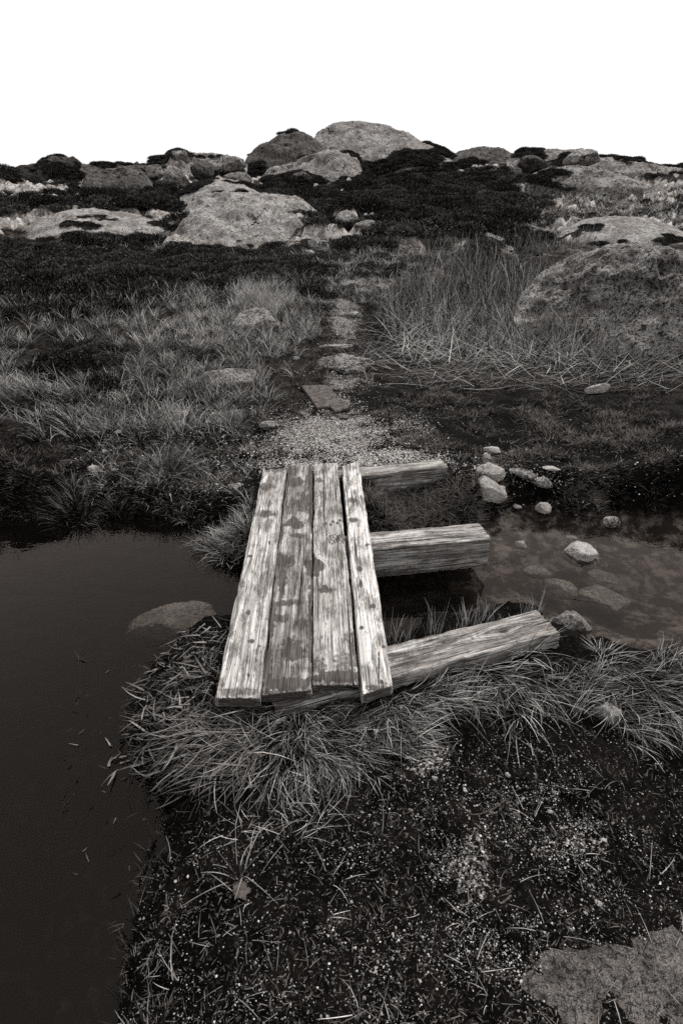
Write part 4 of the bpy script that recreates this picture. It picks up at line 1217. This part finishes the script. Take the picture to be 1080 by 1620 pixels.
def heath(poly, n, tone, rad=.45, soft=6):
    P, qx, qy = spread(poly, n, soft=soft, dmax=64)
    ok = (bareness(qx, qy, P[:, 0], P[:, 1]) < .42) | (np.hypot(P[:, 0], P[:, 1]) < 11)
    P = P[ok]; k = len(P); P[:, 2] -= .03
    HP.append((P, rad * rng.uniform(.55, 1.35, k), np.clip(tone + rng.normal(size=k) * .15 + .55 * fbm2(P[:, 0] * .35, P[:, 1] * .35, 55, 3), 0, 1)))
heath([(-250, 400), (110, 385), (200, 380), (290, 388), (400, 392), (500, 398), (525, 440), (500, 455), (400, 445), (280, 450), (190, 470), (110, 490), (-250, 490)], 1500, .3, .24, 14)
heath([(400, 290), (500, 296), (600, 268), (700, 262), (790, 275), (830, 320), (800, 370), (680, 368), (600, 360), (520, 340), (440, 305)], 2600, .3, .42, 22)
heath([(-250, 300), (110, 285), (250, 300), (330, 300), (300, 330), (270, 355), (110, 330), (-250, 340)], 1500, .3, .40)
heath([(-250, 268), (110, 262), (240, 262), (390, 262), (400, 290), (240, 300), (110, 290), (-250, 300)], 500, .3, .42)
heath([(700, 250), (760, 240), (960, 250), (1300, 270), (1300, 310), (960, 300), (820, 330), (800, 330), (820, 290)], 480, .45, .36)
heath([(820, 310), (1300, 300), (1300, 370), (860, 380)], 420, .6, .17)
heath([(540, 380), (600, 395), (740, 395), (820, 385), (860, 400), (700, 410), (620, 440), (560, 430), (500, 400)], 130, .75, .16)
heath(BUSH, 150, .1, .15, 14); heath([(290, 560), (330, 545), (350, 560), (330, 575)], 14, .2, .09, 10)
heath([(110, 350), (250, 350), (285, 370), (250, 385), (110, 385)], 200, .3, .3)
def build_heather():
    bushes = []
    for k in range(6):
        v, f, t = sprigs(np.zeros((1, 3)), 1900, 1.0, .42, .15, -.05 + .08 * k, .24)
        me = bpy.data.meshes.new('heather_bush')
        o = mesh_obj('heather_bush', v, f, M['heather'], attrs=dict(tone=t), smooth=False)
        COL.objects.unlink(o); bushes.append(o)
    P = np.concatenate([h[0] for h in HP]); S = np.concatenate([h[1] for h in HP]); T = np.concatenate([h[2] for h in HP])
    n = len(P)
    me = bpy.data.meshes.new('heather'); me.vertices.add(n); me.vertices.foreach_set('co', P.astype(np.float32).ravel())
    for nm, a in (('size', S), ('spin', rng.uniform(0, 6.28, n)), ('pick', np.clip(np.floor(T * 6 + rng.normal(size=n) * .8), 0, 5))):
        at = me.attributes.new(nm, 'FLOAT', 'POINT'); at.data.foreach_set('value', a.astype(np.float32))
    ob = bpy.data.objects.new('heather', me); COL.objects.link(ob)
    ng = bpy.data.node_groups.new('heather_bushes', 'GeometryNodeTree')
    ng.interface.new_socket('Geometry', in_out='INPUT', socket_type='NodeSocketGeometry')
    ng.interface.new_socket('Geometry', in_out='OUTPUT', socket_type='NodeSocketGeometry')
    gi = ng.nodes.new('NodeGroupInput'); go = ng.nodes.new('NodeGroupOutput')
    jg = ng.nodes.new('GeometryNodeJoinGeometry')
    def named(nm):
        a = ng.nodes.new('GeometryNodeInputNamedAttribute'); a.data_type = 'FLOAT'; a.inputs[0].default_value = nm
        return a.outputs[0]
    cx = ng.nodes.new('ShaderNodeCombineXYZ'); ng.links.new(named('spin'), cx.inputs[2])
    pk = named('pick'); sz = named('size')
    for k, b in enumerate(bushes):
        oi = ng.nodes.new('GeometryNodeObjectInfo'); oi.inputs[0].default_value = b
        cp = ng.nodes.new('FunctionNodeCompare'); cp.data_type = 'FLOAT'; cp.operation = 'EQUAL'
        ng.links.new(pk, cp.inputs[0]); cp.inputs[1].default_value = float(k)
        cp.inputs['Epsilon'].default_value = .3
        ip = ng.nodes.new('GeometryNodeInstanceOnPoints')
        ng.links.new(gi.outputs[0], ip.inputs['Points']); ng.links.new(cp.outputs[0], ip.inputs['Selection'])
        ng.links.new(oi.outputs['Geometry'], ip.inputs['Instance']); ng.links.new(cx.outputs[0], ip.inputs['Rotation'])
        ng.links.new(sz, ip.inputs['Scale'])
        ng.links.new(ip.outputs[0], jg.inputs[0])
    ng.links.new(jg.outputs[0], go.inputs[0])
    md = ob.modifiers.new('bushes', 'NODES'); md.node_group = ng
    tag(ob, 'dark heather and heath clothing the hillside', 'heather', kind='stuff')
build_heather()

# --- quartz grit
def grit(n, poly, size, dens, tone=.55, dmax=9, fr=8):
    P, qx, qy = spread(poly, n, soft=0, dry=.004, dmax=dmax)
    w = np.clip(blob(qx, qy, dens), 0, 1)
    w = (w * .95 + .05) * (.1 + 1.3 * np.clip(fbm2(P[:, 0] * fr, P[:, 1] * fr, 71, 4, gain=.65) * 1.3 + .45, 0, 1)) + .014
    P = P[rng.uniform(0, 1, len(P)) < w]
    k = len(P)
    O = np.array([(1, 0, 0), (0, 1, 0), (-1, 0, 0), (0, -1, 0), (0, 0, 1), (0, 0, -1)], float)
    Q = np.array([(0, 1, 4), (1, 2, 4), (2, 3, 4), (3, 0, 4), (1, 0, 5), (2, 1, 5), (3, 2, 5), (0, 3, 5)])
    s = size[0] * (1 + (size[1] / size[0] - 1) * rng.uniform(0, 1, k) ** 4)
    a = rng.uniform(0, 6.28, k)
    V = O[None] * rng.uniform(.55, 1.2, (k, 6, 1)) * np.array([1, 1, .75]) + rng.normal(size=(k, 6, 3)) * .12
    c, n_ = np.cos(a)[:, None], np.sin(a)[:, None]
    V = np.stack([V[..., 0] * c - V[..., 1] * n_, V[..., 0] * n_ + V[..., 1] * c, V[..., 2]], -1) * s[:, None, None] + P[:, None] + np.array([0, 0, .0]) + (s * .3)[:, None, None] * np.array([0, 0, 1])
    F = (Q[None] + (np.arange(k) * 6)[:, None, None]).reshape(-1, 3)
    t = np.clip(rng.normal(tone, .28, k), 0, 1)
    return V.reshape(-1, 3), F, np.repeat(t, 6)
parts = [grit(190000, [(200, 1140), (1150, 1110), (1700, 1300), (1700, 1800), (150, 1800)], (.0008, .0036), [(800, 1270, 200, 110, .55), (1500, 1500, 400, 300, .3)] + GRIT, .42),
         grit(34000, [(200, 1140), (1150, 1110), (1700, 1300), (1700, 1800), (150, 1800)], (.0014, .006), [(800, 1400, 1500, 900, .6)], -.12, fr=5),
         grit(16000, [(380, 640), (640, 630), (720, 720), (900, 740), (900, 770), (560, 762), (400, 750), (330, 790), (260, 700)], (.004, .011), GRIT, .55),
         grit(3000, [(480, 400), (640, 400), (640, 640), (460, 640)], (.005, .014), GRIT, .5, 15),
         grit(4000, [(110, 640), (400, 640), (420, 800), (110, 800)], (.003, .012), [(260, 720, 200, 100, .45)] + GRIT, .5),
         grit(4000, [(600, 640), (1100, 640), (1100, 800), (640, 800)], (.003, .011), [(830, 760, 200, 60, .35)] + GRIT, .5)]
stuff('gravel', 'pale quartz grit scattered over the peat and the path', 'gravel', parts, M['gravel'])

# ------------------------------------------------------------------ twigs afloat
def tube(name, label, cat, pix, z, r, mat, branches=()):
    Vs, Fs, off = [], [], 0
    for path in [pix] + list(branches):
        P = np.array([onz(a, b, z + dz) for a, b, dz in path])
        n = 6; k = len(P)
        for i in range(k):
            t = P[min(i + 1, k - 1)] - P[max(i - 1, 0)]; t /= np.linalg.norm(t)
            s = np.cross(t, (0, 0, 1)); s /= np.linalg.norm(s) + 1e-9; u = np.cross(s, t)
            rr = r * (1 - .5 * i / k)
            for q in range(n):
                a = 2 * math.pi * q / n
                Vs.append(P[i] + (s * math.cos(a) + u * math.sin(a)) * rr)
        for i in range(k - 1):
            for q in range(n):
                Fs.append((off + i * n + q, off + i * n + (q + 1) % n, off + (i + 1) * n + (q + 1) % n, off + (i + 1) * n + q))
        off += k * n
    V = np.array(Vs)
    return tag(mesh_obj(name, V, np.array(Fs), mat, origin=tuple(V.mean(0))), label, cat)
tube('twig', 'forked dark twig afloat at the end of the middle beam', 'twig', [(765, 893, .01), (772, 886, .02), (790, 888, .005), (797, 889, .01), (808, 874, .05)], .0, .0022, M['twig'], [[(797, 889, .01), (805, 898, .0)], [(764, 893, .01), (766, 909, .0), (786, 896, .0)], [(772, 886, .02), (766, 876, .03)]])
tube('twig', 'dark forked twig poking out of the water at far left', 'twig', [(117, 1030, .03), (125, 1040, .01), (137, 1047, .0)], .0, .002, M['twig'], [[(125, 1040, .01), (134, 1034, .03)], [(125, 1040, .01), (124, 1050, 0)]])
tube('twig', 'thin straight stalk lying on the pool above the awash rock', 'twig', [(905, 946, .0), (925, 949, .003), (944, 952, .0)], .003, .0015, M['leaf'])
tube('twig', 'bent brown root lying across the near grit', 'twig', [(740, 1222, .16), (765, 1232, .165), (795, 1248, .165)], .01, .004, M['twig'])
tube('twig', 'curled pale root at the middle of the near grit', 'twig', [(738, 1290, .17), (760, 1288, .18), (783, 1278, .185), (797, 1266, .19), (812, 1270, .18)], .01, .003, M['leaf'])
tube('twig', 'short forked root above the bottom right rock', 'twig', [(757, 1432, .18), (790, 1432, .19), (800, 1424, .2), (808, 1417, .19)], .01, .004, M['leaf'])
tube('twig', 'fallen bare stalk along the path edge beyond the slate', 'twig', [(462, 562, .34), (480, 554, .36), (505, 551, .37), (530, 548, .38)], .02, .008, M['leaf'])
GROUPS = {'rock outcrop': 'granite outcrops on the hill', 'boulder': 'boulders on the hillside', 'rock': 'loose rocks along the stream and path', 'pebble': 'pebbles in the near grit',
          'grass tussock': 'grass tussocks by the stream and path', 'twig': 'loose twigs and roots', 'slab': 'broken slate on the path'}
for o in COL.objects:
    if o.get('category') in GROUPS and not o.parent:
        o['group'] = GROUPS[o['category']]
print('total faces', sum(len(o.data.polygons) for o in bpy.data.objects if o.type == 'MESH'))
